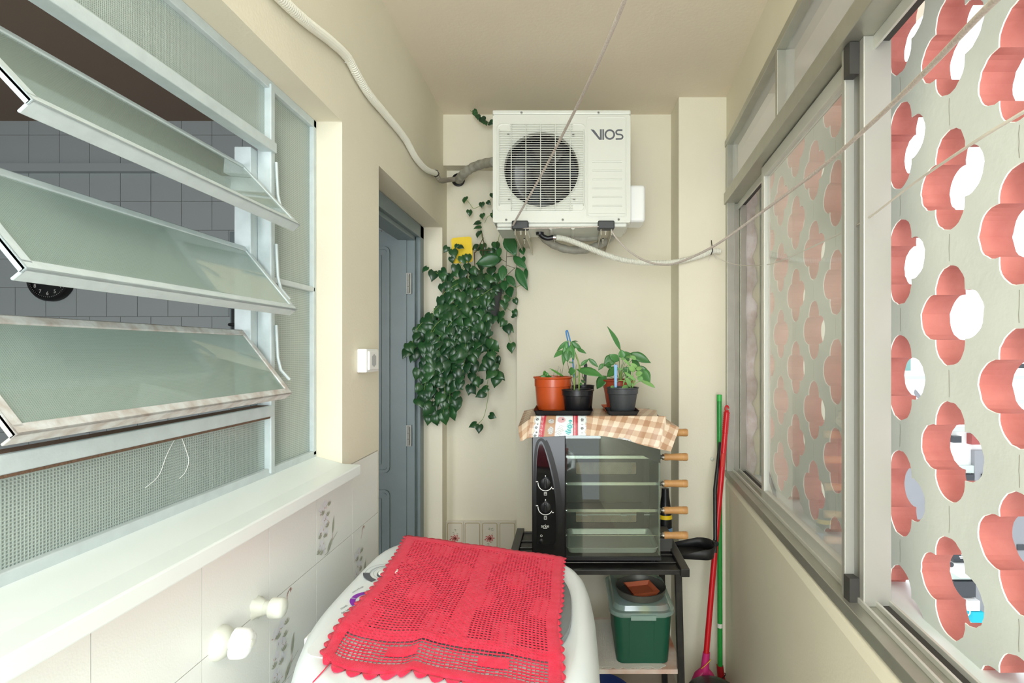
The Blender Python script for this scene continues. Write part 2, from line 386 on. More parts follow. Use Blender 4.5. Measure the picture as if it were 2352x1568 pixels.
# back wall
b = MB()
b.box((-.275, 2.75, 0), (1.3, 3.0, CEIL)); b.box((-.80, 2.75, EYE+.968), (-.275, 3.0, CEIL)); b.box((-.80, 2.83, 0), (-.275, 3.0, EYE+.968))
wb = b.build('wall_back', M['cream'], kind='structure')
b = MB(); tz = EYE-.907
b.box((-.659, 2.8222, 0), (-.29, 2.831, tz), 0)
for i in range(4):
    x0 = -.66+i*.0935
    b.box((x0+.001, 2.817, tz-.30), (min(x0+.0925, -.29), 2.825, tz-.004), 0)
    fr = rrect(x0+.008, tz-.24, min(x0+.086, -.293), tz-.012, .008, 3)
    ribbon(b, fr, .003, lambda u, v: Vector((u, 2.8165, v)), 1, True)
    if i % 2 == 0 and i < 4:
        for q in range(26):
            a = q*2.4; r = .003+.0009*q; cx, cz = x0+.047+r*math.cos(a), tz-.095+r*math.sin(a)*.8
            b.add([(cx+.005*math.cos(t), 2.8165, cz+.004*math.sin(t)) for t in (0, 1.2, 2.5, 3.8, 5)], [(0, 1, 2, 3, 4)], 2)
        for q in range(14):
            cx, cz = x0+.047+random.uniform(-.022, .022), tz-random.choice((.05, .06, .045, .13, .125))+random.uniform(-.012, .012)
            b.add([(cx+.006*math.cos(t), 2.8163, cz+.003*math.sin(t+q)) for t in (0, 2, 3.4, 5)], [(0, 1, 2, 3)], 3)
b.build('tile_dado', [mat('cream_tile', '#DDD6C6', .35), M['gold'], M['rose'], M['inkgreen'], M['grout']], wb)
b = MB(); b.box((.530, 2.557, 0), (1.3, 2.76, CEIL+.001)); b.build('wall_pillar', M['cream'], kind='structure', bevel=.005)
# right parapet and lintel
b = MB()
def sect(y): return [(XW(y), y, 0), (XW(y), y, EYE-.634), (XF(y)+.004, y, EYE-.606), (XF(y)+.26, y, EYE-.606), (XF(y)+.26, y, 0)]
b.loft([sect(Y0), sect(2.56)]); b.build('wall_right', M['cream'], kind='structure')
b = MB()
def sect(y): return [(XF(y)-.003, y, EYE+1.0165), (XF(y)-.003, y, CEIL+.001), (XF(y)+.24, y, CEIL+.001), (XF(y)+.24, y, EYE+1.0165)]
b.loft([sect(Y0), sect(2.56)]); b.build('wall_lintel', M['cream'], kind='structure')
b = MB()
def sect(y): return [(XF(y)+.075, y, EYE-.6059), (XF(y)+.075, y, EYE-.597), (XF(y)+.25, y, EYE-.602), (XF(y)+.25, y, EYE-.6059)]
b.loft([sect(Y0), sect(2.557)]); b.build('trim_2', M['sillpaint'], kind='structure')
b = MB(); rnd = random.Random(3); P = []; Q = []
for k in range(60):
    z = EYE-.606+k*.0235; e = .118+.022*abs(math.sin(k*.42))+rnd.uniform(-.006, .006)
    P.append(Vector((XF(2.54)+.085, 2.54, z))); Q.append(Vector((XF(2.54)+e, 2.54, z)))
fl = [p+Vector((0, .018, 0)) for p in P]; fq = [p+Vector((0, .018, 0)) for p in Q]
for k in range(59):
    b.add([P[k], Q[k], Q[k+1], P[k+1]], [(0, 1, 2, 3)]); b.add([Q[k], fq[k], fq[k+1], Q[k+1]], [(0, 1, 2, 3)], 1)
b.build('trim_3', [mat('flaking_plaster', '#DAD3CF', .9, col2='#C2B3AA', vscale=18, bump=1, bscale=60), M['dirt']], kind='structure')

# ------------------------------------------------------------------ kitchen beyond the left window
b = MB(); KY = 2.74
b.box((-3.6, KY, 0), (-.809, KY+.1, CEIL), 1)
wd, ht = .1585, .151; x = -3.6; top = EYE+(VY-264)/FPX*KY
z = top; j = 0; row_z = [264, 311, 380, 398, 463, 529, 595, 660, 727, 793, 860, 926, 992, 1060, 1126, 1192, 1260, 1325, 1390, 1455, 1520, 1590]
for j in range(len(row_z)-1):
    za = EYE-(row_z[j+1]-VY)/FPX*KY; zb = EYE-(row_z[j]-VY)/FPX*KY
    if j == 2: b.box((-3.6, KY-.035, za), (-.81, KY, zb), 0); continue
    ox = .07 if (j % 2 and j > 3) else 0
    k = 0; x = -3.6-ox
    while x < -.81:
        if x+wd > -3.6: b.box((max(x, -3.6)+.0012, KY-.005, za+.0012), (min(x+wd, -.81)-.0012, KY+.001, zb-.0012), 0)
        x += wd
b.build('wall_kitchen', [M['ktile'], mat('kitchen_grout', '#8E8E8A', .9)], kind='structure')
b = MB(); b.box((-3.6, -1.6, CEIL-.04), (-.809, KY, CEIL+.08)); b.build('ceiling_kitchen', M['kceil'], kind='structure')
b = MB(); b.box((-3.6, -1.6, -.1), (-.9, KY, 0)); b.build('floor_kitchen', M['floor'], kind='structure')
b = MB(); b.box((-3.7, -1.6, 0), (-3.6, KY, CEIL)); b.box((-3.7, -1.7, 0), (-.809, -1.6, CEIL)); b.build('wall_kitchen_side', M['ktile'], kind='structure')
# clock
cc = W(112, 640, KY-.03); R_ = .115
t = thing('wall_clock', cc, 'round black wall clock with white numerals on the grey kitchen tiles', 'clock')
b = MB(); b.lathe([(R_, -.022), (R_, .0), (R_-.006, .008), (R_-.016, .006), (R_-.018, -.004)], cc, 48, axis=(0, -1, 0)); b.build('clock_case', M['black'], t, 40)
b = MB()
for h in range(12):
    a = math.radians(90-30*(h+1)); f = lambda u, v, a=a: Vector((cc.x+.075*math.cos(a)+u, cc.y-.007, cc.z+.075*math.sin(a)+v))
    b.merge(text_mb(str(h+1), .026, f))
for k in range(60):
    a = 2*PI*k/60; r0, r1 = .092, .096
    ribbon(b, [(r0*math.cos(a), r0*math.sin(a)), (r1*math.cos(a), r1*math.sin(a))], .0016, lambda u, v: Vector((cc.x+u, cc.y-.007, cc.z+v)))
for a, l, w in ((60, .05, .005), (-30, .07, .004)):
    a = math.radians(a); ribbon(b, [(0, 0), (l*math.cos(a), l*math.sin(a))], w, lambda u, v: Vector((cc.x+u, cc.y-.0075, cc.z+v)))
b.build('dial_markings', M['white_mark'], t)

# ------------------------------------------------------------------ left window: steel frame, louvres
w1 = thing('window_1', (-.7335, .9, EYE-.3), kind='structure')
FXo = -.7335; TH = .022
def ybar(mb, y0, y1, z0, z1, x0=FXo-TH, x1=FXo, m=0): mb.box((x0, y0, EYE+z0), (x1, y1, EYE+z1), m)
b = MB()
ybar(b, .22, WFAR, WT-.022, WT); ybar(b, .22, WFAR, -.335, -.287); ybar(b, WFAR-.017, WFAR, -.3, WT); ybar(b, .22, .245, -.3, WT)
for yy in (1.297, .60):
    ybar(b, yy-.009, yy+.009, -.3, WT-.01, FXo-.03, FXo+.004)
ybar(b, .6, 1.30, .487, .512, FXo-.02, FXo+.012)       # rail under the top pane
ybar(b, .6, 1.30, -.16, -.133, FXo-.03, FXo+.006)      # rail over the bottom pane
ybar(b, 1.30, 1.52, .170, .184)                        # side pane crossbar
ybar(b, .245, .60, .170, .184)
b.build('window_frame', M['steelpaint'], w1, bevel=.002)
b = MB(); b.box((FXo-.034, .6, EYE-.135), (FXo-.002, 1.29, EYE-.1325)); ybar(b, .62, 1.28, -.1635, -.1595, FXo-.004, FXo+.0065)
b.build('dirty_ledge', M['dirt'], w1)
b = MB()  # rough inner jamb angle behind the louvre ends
ybar(b, 1.262, 1.290, -.13, .49, FXo-.07, FXo-.03); b.build('inner_jamb', M['steelpaint'], w1, bevel=.002)
b = MB()
for zc in (.375, .174, -.026):
    b.tube([(FXo+.010, 1.300, EYE+zc+.09), (FXo+.014, 1.300, EYE+zc+.01), (FXo+.02, 1.302, EYE+zc-.02), (FXo+.035, 1.315, EYE+zc-.045)], .004, 6)
b.build('pivot_arms', M['steelpaint'], w1, 60)
def pane(name, y0, y1, z0, z1, m, x=FXo-.012):
    b = MB(); b.box((x-.004, y0, EYE+z0), (x, y1, EYE+z1)); o = b.build(name, m, w1); uvbox(o, lambda c: (c.y, c.z)); return o
pane('top_pane', .605, 1.292, .508, WT-.02, M['pg'])
pane('bottom_pane', .605, 1.292, -.29, -.158, M['pg3'])
pane('side_pane', 1.304, WFAR-.015, .182, WT-.02, M['pg3'])
pane('side_pane', 1.304, WFAR-.015, -.29, .172, M['pg3'])
pane('side_pane', .24, .595, -.29, WT-.02, M['pg3'])
# crack in the bottom pane
b = MB()
for P in ([(1.005, -.152), (.975, -.19), (.955, -.225), (.925, -.24)], [(1.005, -.152), (1.022, -.19), (1.03, -.215), (1.02, -.235), (1.005, -.243)]):
    b.tube(catmull([(FXo-.011, y, EYE+z) for y, z in P], 6), .0006, 5)
b.build('glass_crack', M['whitep'], w1)
LV = [((-.785, .447), (-.6486, .302)), ((-.780, .250), (-.656, .0987)), ((-.785, .05), (-.6675, -.102))]
for i, (ia, oa) in enumerate(LV):
    vi = Vector((ia[0], 0, EYE+ia[1])); vo = Vector((oa[0], 0, EYE+oa[1])); dv = (vo-vi).normalized(); nv = Vector((dv.z, 0, -dv.x))
    if nv.x < 0: nv = -nv
    def Lp(y, s_, n_, vi=vi, dv=dv, nv=nv): return vi+dv*s_+nv*n_+Vector((0, y, 0))
    Lw = (vo-vi).length; ya, yb = .635, 1.268
    def lbox(mb, y0, y1, s0, s1, n0, n1):
        mb.add([Lp(y0, s0, n0), Lp(y0, s1, n0), Lp(y1, s1, n0), Lp(y1, s0, n0), Lp(y0, s0, n1), Lp(y0, s1, n1), Lp(y1, s1, n1), Lp(y1, s0, n1)],
               [(3, 2, 1, 0), (4, 5, 6, 7), (0, 1, 5, 4), (1, 2, 6, 5), (2, 3, 7, 6), (3, 0, 4, 7)])
    lp = thing('louvre', Lp((ya+yb)/2, Lw/2, 0), None); lp.parent = w1; lp.location = Lp((ya+yb)/2, Lw/2, 0)-Vector(w1['_o']); lp['_o'] = tuple(Lp((ya+yb)/2, Lw/2, 0))
    b = MB()
    lbox(b, ya, yb, 0, .016, -.004, .002); lbox(b, ya, yb, Lw-.016, Lw, -.004, .002)
    lbox(b, ya, ya+.016, .01, Lw-.01, -.004, .002); lbox(b, yb-.016, yb, .01, Lw-.01, -.004, .002)
    lbox(b, ya, yb, Lw-.004, Lw, -.022, .002); lbox(b, ya, yb, 0, .004, -.018, .002)
    lbox(b, ya, ya+.004, .02, Lw, -.009, .002); lbox(b, yb-.004, yb, 0, Lw, -.018, .002)
    b.build('louvre_frame', M['rustpaint'] if i == 2 else M['steelpaint'], lp, bevel=.0015)
    b = MB(); lbox(b, ya+.008, yb-.008, .01, Lw-.01, -.004, -.0005); o = b.build('glass_pane', M['pg2'], lp)
    uvbox(o, lambda c, dv=dv: (c.y, c.dot(dv)))

# ------------------------------------------------------------------ door and frame in the left wall
d1 = thing('door_1', (-.80, 2.6, 0), kind='structure')
b = MB()
for (y0, y1, z0, z1) in ((2.665, 2.728, 0, EYE+.639), (DY0+.001, DY0+.05, 0, EYE+.639), (DY0+.001, 2.728, EYE+.575, EYE+.639)):
    b.box((-.872, y0, z0), (-.754, y1, z1))
for (y0, y1, z0, z1) in ((2.640, 2.67, 0, EYE+.60), (DY0+.05, DY0+.065, 0, EYE+.60), (DY0+.04, 2.66, EYE+.555, EYE+.58)):
    b.box((-.860, y0, z0), (-.775, y1, z1))
b.build('door_frame', M['greypaint'], d1, bevel=.003)
# leaf stands open into the kitchen, seen face-on
LY = 2.635; lx1 = -.815; lx0 = -1.70; lt = EYE+.597
b = MB(); b.box((lx0, LY, .01), (lx1, LY+.035, lt))
for (x0, x1) in ((-1.60, -1.31), (-1.20, -.905)):
    for (z0, z1) in ((EYE-.60, EYE+.515), (.12, EYE-.70)):
        fr = rrect(x0, z0, x1, z1, .02, 4)
        ribbon(b, fr, .014, lambda u, v: Vector((u, LY-.007, v)), 0, True)
        fi = rrect(x0+.007, z0+.007, x1-.007, z1-.007, .016, 4); fo = rrect(x0-.007, z0-.007, x1+.007, z1+.007, .024, 4)
        b.loft([[Vector((u, LY, v)) for u, v in fo], [Vector((u, LY-.007, v)) for u, v in fo]], cap=(False, False))
        b.loft([[Vector((u, LY, v)) for u, v in fi], [Vector((u, LY-.007, v)) for u, v in fi]], cap=(False, False))
        b.box((x0+.035, LY-.005, z0+.035), (x1-.035, LY, z1-.035))
lf = b.build('door_leaf', M['greypaint'], d1, bevel=.002)
b = MB(); b.box((-1.685, LY-.01, EYE-.02), (-1.66, LY, EYE+.21)); b.tube([(-1.672, LY, EYE+.13), (-1.672, LY-.045, EYE+.13), (-1.58, LY-.045, EYE+.13)], .008, 8); b.build('door_handle', M['black'], lf, 50)
for zz in (EYE+.335, EYE-.425):
    b = MB()
    for q in range(3): b.tube([(-.803, LY-.012, zz+q*.032-.045), (-.803, LY-.012, zz+q*.032-.015)], .006, 8)
    b.box((-.815, LY-.006, zz-.05), (-.79, LY-.001, zz+.055)); b.build('hinge', M['galv'], d1, 50)

# ------------------------------------------------------------------ right window (aluminium)
w2 = thing('window_2', R(.6, 0, -.6), kind='structure')
ZB, ZT, TR0, TR1 = -.6055, 1.0165, .709, .763
b = MB()
rbox(b, Y0, 2.556, -.012, .085, ZB, ZB+.030); rbox(b, Y0, 2.556, -.012, .075, ZT-.030, ZT-.001)
rbox(b, Y0, 2.556, -.016, .05, TR0, TR1)
rbox(b, 2.520, 2.556, -.008, .03, ZB, ZT); rbox(b, 2.530, 2.556, .03, .055, ZB, TR0); rbox(b, 2.515, 2.556, .055, .085, ZB, TR0)
rbox(b, 1.722, 1.742, -.010, .05, TR1, ZT-.03); rbox(b, .5, .52, -.010, .05, TR1, ZT-.03)
b.build('window_frame', M['alu'], w2, bevel=.002)
b = MB()
rbox(b, Y0, 2.53, .018, .024, ZB+.03, ZB+.042); rbox(b, Y0, 2.53, .05, .056, ZB+.03, ZB+.042); rbox(b, Y0, 2.53, .079, .085, ZB+.03, ZB+.045)
rbox(b, Y0, 2.53, .05, .085, TR0-.004, TR0+.02); rbox(b, Y0, 2.53, .044, .050, TR0-.03, TR0)
b.build('sliding_track', M['alu_l'], w2, bevel=.001)
b = MB(); rbox(b, Y0, 2.53, .056, .079, ZB+.0295, ZB+.033); rbox(b, Y0, 2.53, .051, .08, TR0-.012, TR0-.004)
b.box(R(1.205, .0, ZB+.03), R(1.232, .02, ZB+.085)); b.box(R(1.205, .0, TR0-.075), R(1.232, .02, TR0-.002))
b.build('rubber_seal', M['dark'], w2)
b = MB(); rbox(b, Y0, 2.525, .018, .022, TR1, ZT-.03); b.build('top_pane', M['lightglass'], w2)
# the sliding sash and the mullion it closes on
def sash(y0, y1, o0, o1):
    s_ = thing('sliding_sash', R((y0+y1)/2, o0, ZB), None); s_.parent = w2; s_['_o'] = tuple(R((y0+y1)/2, o0, ZB)); s_.location = Vector(s_['_o'])-Vector(w2['_o'])
    b = MB(); z0, z1 = ZB+.034, TR0-.004
    rbox(b, y0, y0+.040, o0, o1, z0, z1); rbox(b, y1-.035, y1, o0, o1, z0, z1)
    rbox(b, y0+.04, y1-.035, o0, o1, z0, z0+.042); rbox(b, y0+.04, y1-.035, o0, o1, z1-.042, z1)
    b.build('sash_frame', M['alu_l'], s_, bevel=.002)
    b = MB(); rbox(b, y0+.035, y1-.03, (o0+o1)/2-.002, (o0+o1)/2+.002, z0+.038, z1-.038); b.build('glass_pane', M['clear'], s_)
sash(1.252, 2.035, .024, .048)
b = MB(); rbox(b, 1.184, 1.205, .022, .085, ZB+.03, TR0); rbox(b, 1.207, 1.216, .045, .085, ZB+.03, TR0); rbox(b, 1.219, 1.240, .055, .085, ZB+.03, TR0); rbox(b, 1.232, 1.250, .0, .024, ZB+.03, TR0)
b.build('mullion', mat('grey_aluminium', '#B2B1A9', .45, metal=.4), w2, bevel=.002)

# ------------------------------------------------------------------ perforated concrete screen
def XS(y): return .680+.095*y
def flower(cy, cz, rnd, Rr=.1035, a=.0545):
    r = Rr-a; P = []
    for k in range(64):
        th = 2*PI*k/64; best = 0
        for q in range(4):
            ca = q*PI/2; c = math.cos(th-ca)
            disc = r*r-a*a*(1-c*c)
            if disc >= 0 and c > 0: best = max(best, a*c+math.sqrt(disc))
        j = 1+rnd.uniform(-.016, .016)
        P.append((cy+best*math.cos(th)*j, cz+best*math.sin(th)*j))
    return P
rnd = random.Random(11)
b = MB(); holes = []; T = .066
YA, YB, ZA, ZC = -1.5, 2.60, EYE-.80, CEIL
for j in range(-13, 8):
    d = 1.086+.19*j; base = .073 if j % 2 == 0 else -.064
    for k in range(-4, 5):
        z = base+.28*k
        if EYE+z-.105 < ZA or EYE+z+.105 > ZC-.01 or d-.105 < YA or d+.105 > YB: continue
        holes.append(flower(d, EYE+z, rnd))
def SF(u, v, t): return (XS(u)+t, u, v)
outer = [(YA, ZA), (YB, ZA), (YB, ZC), (YA, ZC)]
allp = [p for q in [outer]+holes for p in q]
tri = tessellate_polygon([[Vector((u, v, 0)) for u, v in q] for q in [outer]+holes])
b.add([SF(u, v, 0) for u, v in allp], [tuple(x) for x in tri], 0)
b.add([SF(u, v, T) for u, v in allp], [tuple(reversed(x)) for x in tri], 0)
b.loft([[SF(u, v, z) for u, v in outer] for z in (0, T)], cap=(False, False), m=0)
for q in holes:
    cy = sum(p[0] for p in q)/len(q); cz = sum(p[1] for p in q)/len(q)
    def inner(f): return [(cy+(u-cy)*f, cz+(v-cz)*f) for u, v in q]
    b.loft([[SF(u, v, 0) for u, v in q], [SF(u, v, .0022) for u, v in inner(.988)]], cap=(False, False), m=1)
    b.loft([[SF(u, v, .0022) for u, v in inner(.988)], [SF(u, v, T) for u, v in q]], cap=(False, False), m=2)
rnd = random.Random(5)
for j in range(-13, 8):      # hairline joints between the blocks
    d = 1.086+.19*j; base = .073 if j % 2 == 0 else -.064
    if d < YA+.1: continue
    for k in range(-4, 4):
        z0, z1 = EYE+base+.28*k+.112, EYE+base+.28*(k+1)-.112; x_ = [d+rnd.uniform(-.0012, .0012) for _ in range(5)]
        for q in range(4):
            za, zb = z0+(z1-z0)*q/4, z0+(z1-z0)*(q+1)/4
            if zb < CEIL-.01: b.add([(XS(x_[q]-.0008)-.0004, x_[q]-.0008, za), (XS(x_[q]+.0008)-.0004, x_[q]+.0008, za), (XS(x_[q+1]+.0008)-.0004, x_[q+1]+.0008, zb), (XS(x_[q+1]-.0008)-.0004, x_[q+1]-.0008, zb)], [(0, 1, 2, 3)], 3)
scr = b.build('perforated_screen', [M['screenpaint'], M['edge'], M['coral'], mat('joint', '#A9A698', .9)], None, origin=(XS(.5), .5, EYE-.8),
        label='grey-white concrete screen pierced with coral-edged clover holes outside the right-hand window', cat='screen wall')
# ------------------------------------------------------------------ building across the street
BY = 15.0
def bq(mb, x0, y0, x1, y1, dep, m=0, y=BY):
    a = W(x0, y1, y); c = W(x1, y0, y); mb.box((a.x, y-dep, a.z), (c.x, y+.05, c.z), m)
t = thing('apartment_building', (11, BY, -8.5), 'white building with grey concrete panels across the street, seen through the screen holes', 'building')
M['facade'] = mat('white_facade', '#F4F4F2', .8); M['gpanel'] = mat('grey_cladding', '#9A9CA0', .8, var=.12, vscale=.8)
M['wdark'] = mat('dark_window_glass', '#3B4045', .15); M['bandg'] = mat('pale_green_band', '#C9D6CF', .7)
M['rshut'] = mat('red_shutter', '#A65450', .6); M['cyan'] = mat('turquoise_sign', '#00B8CE', .5); M['teal'] = mat('teal_roof', '#86B2AE', .5)
b = MB(); p0 = W(1940, 1700, BY); p1 = W(2700, 862, BY); b.box((p0.x, BY, p0.z), (p1.x, BY+5, p1.z)); b.build('facade_wall', M['facade'], t)
b = MB()
for y0, y1 in ((863, 870), (919, 926), (980, 988), (1067, 1084), (1310, 1326)): bq(b, 1940, y0, 2700, y1, .12)
b.build('balcony_band', M['bandg'], t)
b = MB(); bq(b, 2230, 1032, 2290, 1110, .14); bq(b, 2066, 1061, 2134, 1300, .14); bq(b, 2231, 1110, 2300, 1407, .1); bq(b, 2300, 1180, 2420, 1420, .16); b.build('concrete_panel', M['gpanel'], t)
for (x0, y0, x1, y1) in ((2180, 999, 2198, 1014), (2176, 1086, 2226, 1101), (1995, 1003, 2025, 1014), (2244, 1085, 2262, 1100), (2180, 1264, 2227, 1284), (2182, 1329, 2230, 1364), (2324, 1245, 2340, 1258), (2330, 1068, 2352, 1076), (2060, 1330, 2096, 1345), (2338, 835, 2352, 845)):
    b = MB(); bq(b, x0, y0, x1, y1, .18); w_ = b.build('window', M['wdark'], t)
b = MB(); bq(b, 2220, 994, 2240, 1018, .2); b.build('shutter', M['rshut'], t)
b = MB(); bq(b, 2175, 1287, 2220, 1309, .5); b.merge(MB().lathe([(.07, 0), (.07, .02)], W(2184, 1296, BY-.5), 16, axis=(0, -1, 0)), m=1); b.build('condenser', [M['facade'], M['wdark']], t)
b = MB(); bq(b, 2212, 1392, 2238, 1419, .35); bq(b, 2205, 1368, 2232, 1391, .3, 1)
ribbon(b, circ(*(lambda q: (q.x, q.z))(W(2220, 1405, BY-.36)), .10, 20), .035, lambda u, v: Vector((u, BY-.36, v)), 1, True)
b.build('sign', [M['cyan'], M['facade']], t)
b = MB()
for xx in (2236, 2249):
    bq(b, xx, 1410, xx+2, 1440, .3)
    for q in range(5): bq(b, xx, 1412+q*6, xx+6, 1414+q*6, .3)
b.build('railing', mat('plum_railing', '#4A2A3C', .5), t)
b = MB(); bq(b, 2192, 1271, 2204, 1273, .2); bq(b, 2194, 1274.5, 2202, 1276, .2); bq(b, 2196, 1265, 2200, 1269, .2); b.build('window_emblem', M['facade'], t)
b = MB(); bq(b, 1950, 812, 2092, 862, .0, 0, BY+3.8); b.build('teal_roof', M['teal'], t)
b = MB(); a0 = W(2105, 908, BY-.3); b.lathe([(.0, -.03), (.10, .0), (.16, .06)], a0, 16, axis=(.6, -.5, .5), cap=(True, False)); b.build('satellite_dish', M['gpanel'], t, solid=.01)

# ------------------------------------------------------------------ air-conditioner outdoor unit
AD = 2.297; s_ = AD/FPX
def A(px, py, off=0): return Vector(((px-VX)*s_, AD-off, EYE-(py-VY)*s_))
ac = thing('air_conditioner', A(1290, 511)+Vector((0, .12, 0)), 'white outdoor air-conditioning unit with round fan grille on wall brackets', 'air conditioner')
x0, x1 = A(1132, 0).x, A(1448, 0).x; zt, zb_ = A(0, 252).z, A(0, 511).z; zl = A(0, 263).z
b = MB(); b.plate([(x0, zb_), (x1, zb_), (x1, zl), (x0, zl)], [circ(A(1243.5, 388).x, A(1243.5, 388).z, 89*s_-.006, 40)], lambda u, v, t_: Vector((u, AD+.03+t_, v)), .11); b.box((x0, AD+.14, zb_), (x1, AD+.235, zl)); b.box((x0+.015, AD+.012, zb_-.016), (x1-.015, AD+.225, zb_+.004)); b.build('casing', M['white'], ac, bevel=.006)
b = MB(); b.box((x0-.002, AD-.001, zl), (x1+.002, AD+.238, zt)); b.build('top_cover', M['white'], ac, bevel=.006, bseg=3)
# front panel with fan opening
hc = A(1243.5, 388); hr = 89*s_
fp = lambda u, v, t: Vector((u, AD+t, v))
b = MB(); b.plate(rrect(x0, zb_, x1, zl-.001, .008, 3), [circ(hc.x, hc.z, hr, 56)], fp, .03, 0)
b.lathe([(hr+.004, .001), (hr+.004, -.0015), (hr-.006, .004), (hr-.008, .09)], (hc.x, AD, hc.z), 56, axis=(0, 1, 0), cap=(False, False))
def outline(a, c_, r, w=.0035, off=.0012, m=0):
    p, q = A(*a), A(*c_); R1 = rrect(p.x, q.z, q.x, p.z, r, 6)
    f = lambda d, o: [Vector((u+(1 if u > (p.x+q.x)/2 else -1)*d, AD-o, v+(1 if v > (p.z+q.z)/2 else -1)*d)) for u, v in R1]
    b.loft([f(-w, 0), f(-w/2, off), f(w/2, off), f(w, 0)], cap=(False, False), m=m)
outline((1142, 285), (1344, 485), .022); outline((1348.5, 269), (1438, 498), .012)
b.box((A(1351, 0).x, AD-.003, A(0, 490).z), (A(1436, 0).x, AD+.001, A(0, 277.5).z))
for yy in (371.6, 392, 412, 432.4, 452.8, 473.2):
    p, q = A(1360, yy), A(1428.6, yy); b.tube([p+Vector((0, -.003, 0)), q+Vector((0, -.003, 0))], .0042, 8)
b.build('front_panel', M['white'], ac, 35)
b = MB(); b.lathe([(hr-.008, .0), (hr-.008, .1), (.0, .1)], (hc.x, AD+.032, hc.z), 40, axis=(0, 1, 0), cap=(False, False)); b.build('shroud', mat('dark_coil', '#0D0E11', .5), ac, 40)
b = MB()
for k in range(46): b.box((hc.x-.15+k*.0066, AD+.122, hc.z-.15), (hc.x-.15+k*.0066+.0015, AD+.128, hc.z+.15))
b.build('condenser_fins', mat('blue_fins', '#1B3540', .35, metal=.5), ac)
fan = thing('fan', (hc.x, AD+.06, hc.z)); fan.parent = ac; fan.location = Vector((hc.x, AD+.06, hc.z))-Vector(ac['_o'])
b = MB()
for k in range(3):
    a0 = k*2*PI/3+.5; vs = []; n = 8
    for i in range(n+1):
        aa = a0+i/n*1.35
        for j in range(5):
            r = .035+(hr-.055)*j/4; sw = .25*j/4
            vs.append((hc.x+r*math.cos(aa+sw), AD+.045+.045*i/n, hc.z+r*math.sin(aa+sw)))
    b.add(vs, [(i*5+j, i*5+j+1, (i+1)*5+j+1, (i+1)*5+j) for i in range(n) for j in range(4)])
b.build('fan_blades', mat('dark_fan', '#26262A', .3), fan, 180, solid=.003)
b = MB(); b.lathe([(.0, -.012), (.03, -.01), (.042, 0), (.042, .04)], (hc.x, AD+.045, hc.z), 28, axis=(0, 1, 0)); b.lathe([(.0, -.004), (.008, -.004), (.008, 0)], (hc.x, AD+.034, hc.z), 12, axis=(0, 1, 0)); b.build('fan_hub', M['blackmat'], fan, 40)
b = MB(); gx0, gx1 = A(1146, 0).x, A(1342, 0).x; y = AD-.010
for k in range(38):
    z = A(0, 287+k*5.3).z; ins = 26*s_ if (k < 3 or k > 34) else 0
    b.obox((gx0+ins, y, z), (gx1-ins, y, z), .0024, .0024)
for px in (1147, 1175, 1208.5, 1242, 1275.6, 1309.5, 1340):
    X = A(px, 0).x; e = 12*s_ if px in (1147, 1340) else 0
    b.tube([(X, AD, A(0, 285).z-e), (X, y-.003, A(0, 288).z-e), (X, y-.003, A(0, 481).z+e), (X, AD, A(0, 484).z+e)], .0019, 6)
b.build('fan_grille', M['white'], ac)
for px, py in ((1198, 259), (1374.6, 259), (1163, 504.7), (1292.5, 504.7), (1421, 504), (1168, 310), (1316.6, 310.8), (1169.7, 459), (1318.6, 459)):
    b = MB(); c_ = A(px, py); o_ = .006 if 300 < py < 470 else 0
    b.lathe([(.0052, .004), (.0052, -.003), (.003, -.004), (0, -.003)], c_-Vector((0, o_, 0)), 12, axis=(0, 1, 0), cap=(True, True))
    b.box((c_.x-.003, AD-.0052-o_, c_.z-.0006), (c_.x+.003, AD-.003-o_, c_.z+.0006), 1)
    b.build('screw', [M['galv'], M['dark']], ac, 40)
b = MB(); lf_ = lambda u, v: A(1100+u/3.485, 200+v/3.485, .0036)
lp = [(893, 340), (920, 340), (985, 425), (965, 425)]
b.add([lf_(893, 340), lf_(922, 345), lf_(968, 408), lf_(968, 340), lf_(983, 340), lf_(983, 424), lf_(962, 424)], [(0, 1, 2, 6), (2, 3, 4, 5), (2, 5, 6)])
b.add([lf_(988, 340), lf_(1001, 340), lf_(1001, 424), lf_(988, 424)], [(0, 1, 2, 3)])
ribbon(b, circ(1047, 382, 35, 32), 14, lf_, 0, True)
S_ = [(1148, 347), (1118, 347)]+[(1115+17*math.cos(math.radians(a))-0, 364.5+17*math.sin(math.radians(a))) for a in range(-100, -281, -20)]+[(1128, 382)]+[(1132+18*math.cos(math.radians(a)), 400+17*math.sin(math.radians(a))) for a in range(-80, 101, 20)]+[(1095, 417.5)]
ribbon(b, S_, 13, lf_); b.build('logo_lettering', M['greyp'], ac)
b = MB(); b.box((A(1448, 0).x, AD+.07, A(0, 500).z), (A(1481, 0).x+.012, AD+.20, A(0, 412).z)); b.build('valve_cover', M['whitep'], ac, bevel=.014, bseg=4)
for px in (1206, 1264, 1316):
    b = MB(); b.tube([(A(px, 0).x, AD+.02, zb_-.017), (A(px, 0).x, AD+.2, zb_-.017)], .009, 8); b.build('base_rib', M['white'], ac, 50)
b = MB(); b.box((A(1140, 0).x, AD+.03, zb_-.024), (A(1178, 0).x, AD+.21, zb_-.010)); b.build('base_plate', M['white'], ac)
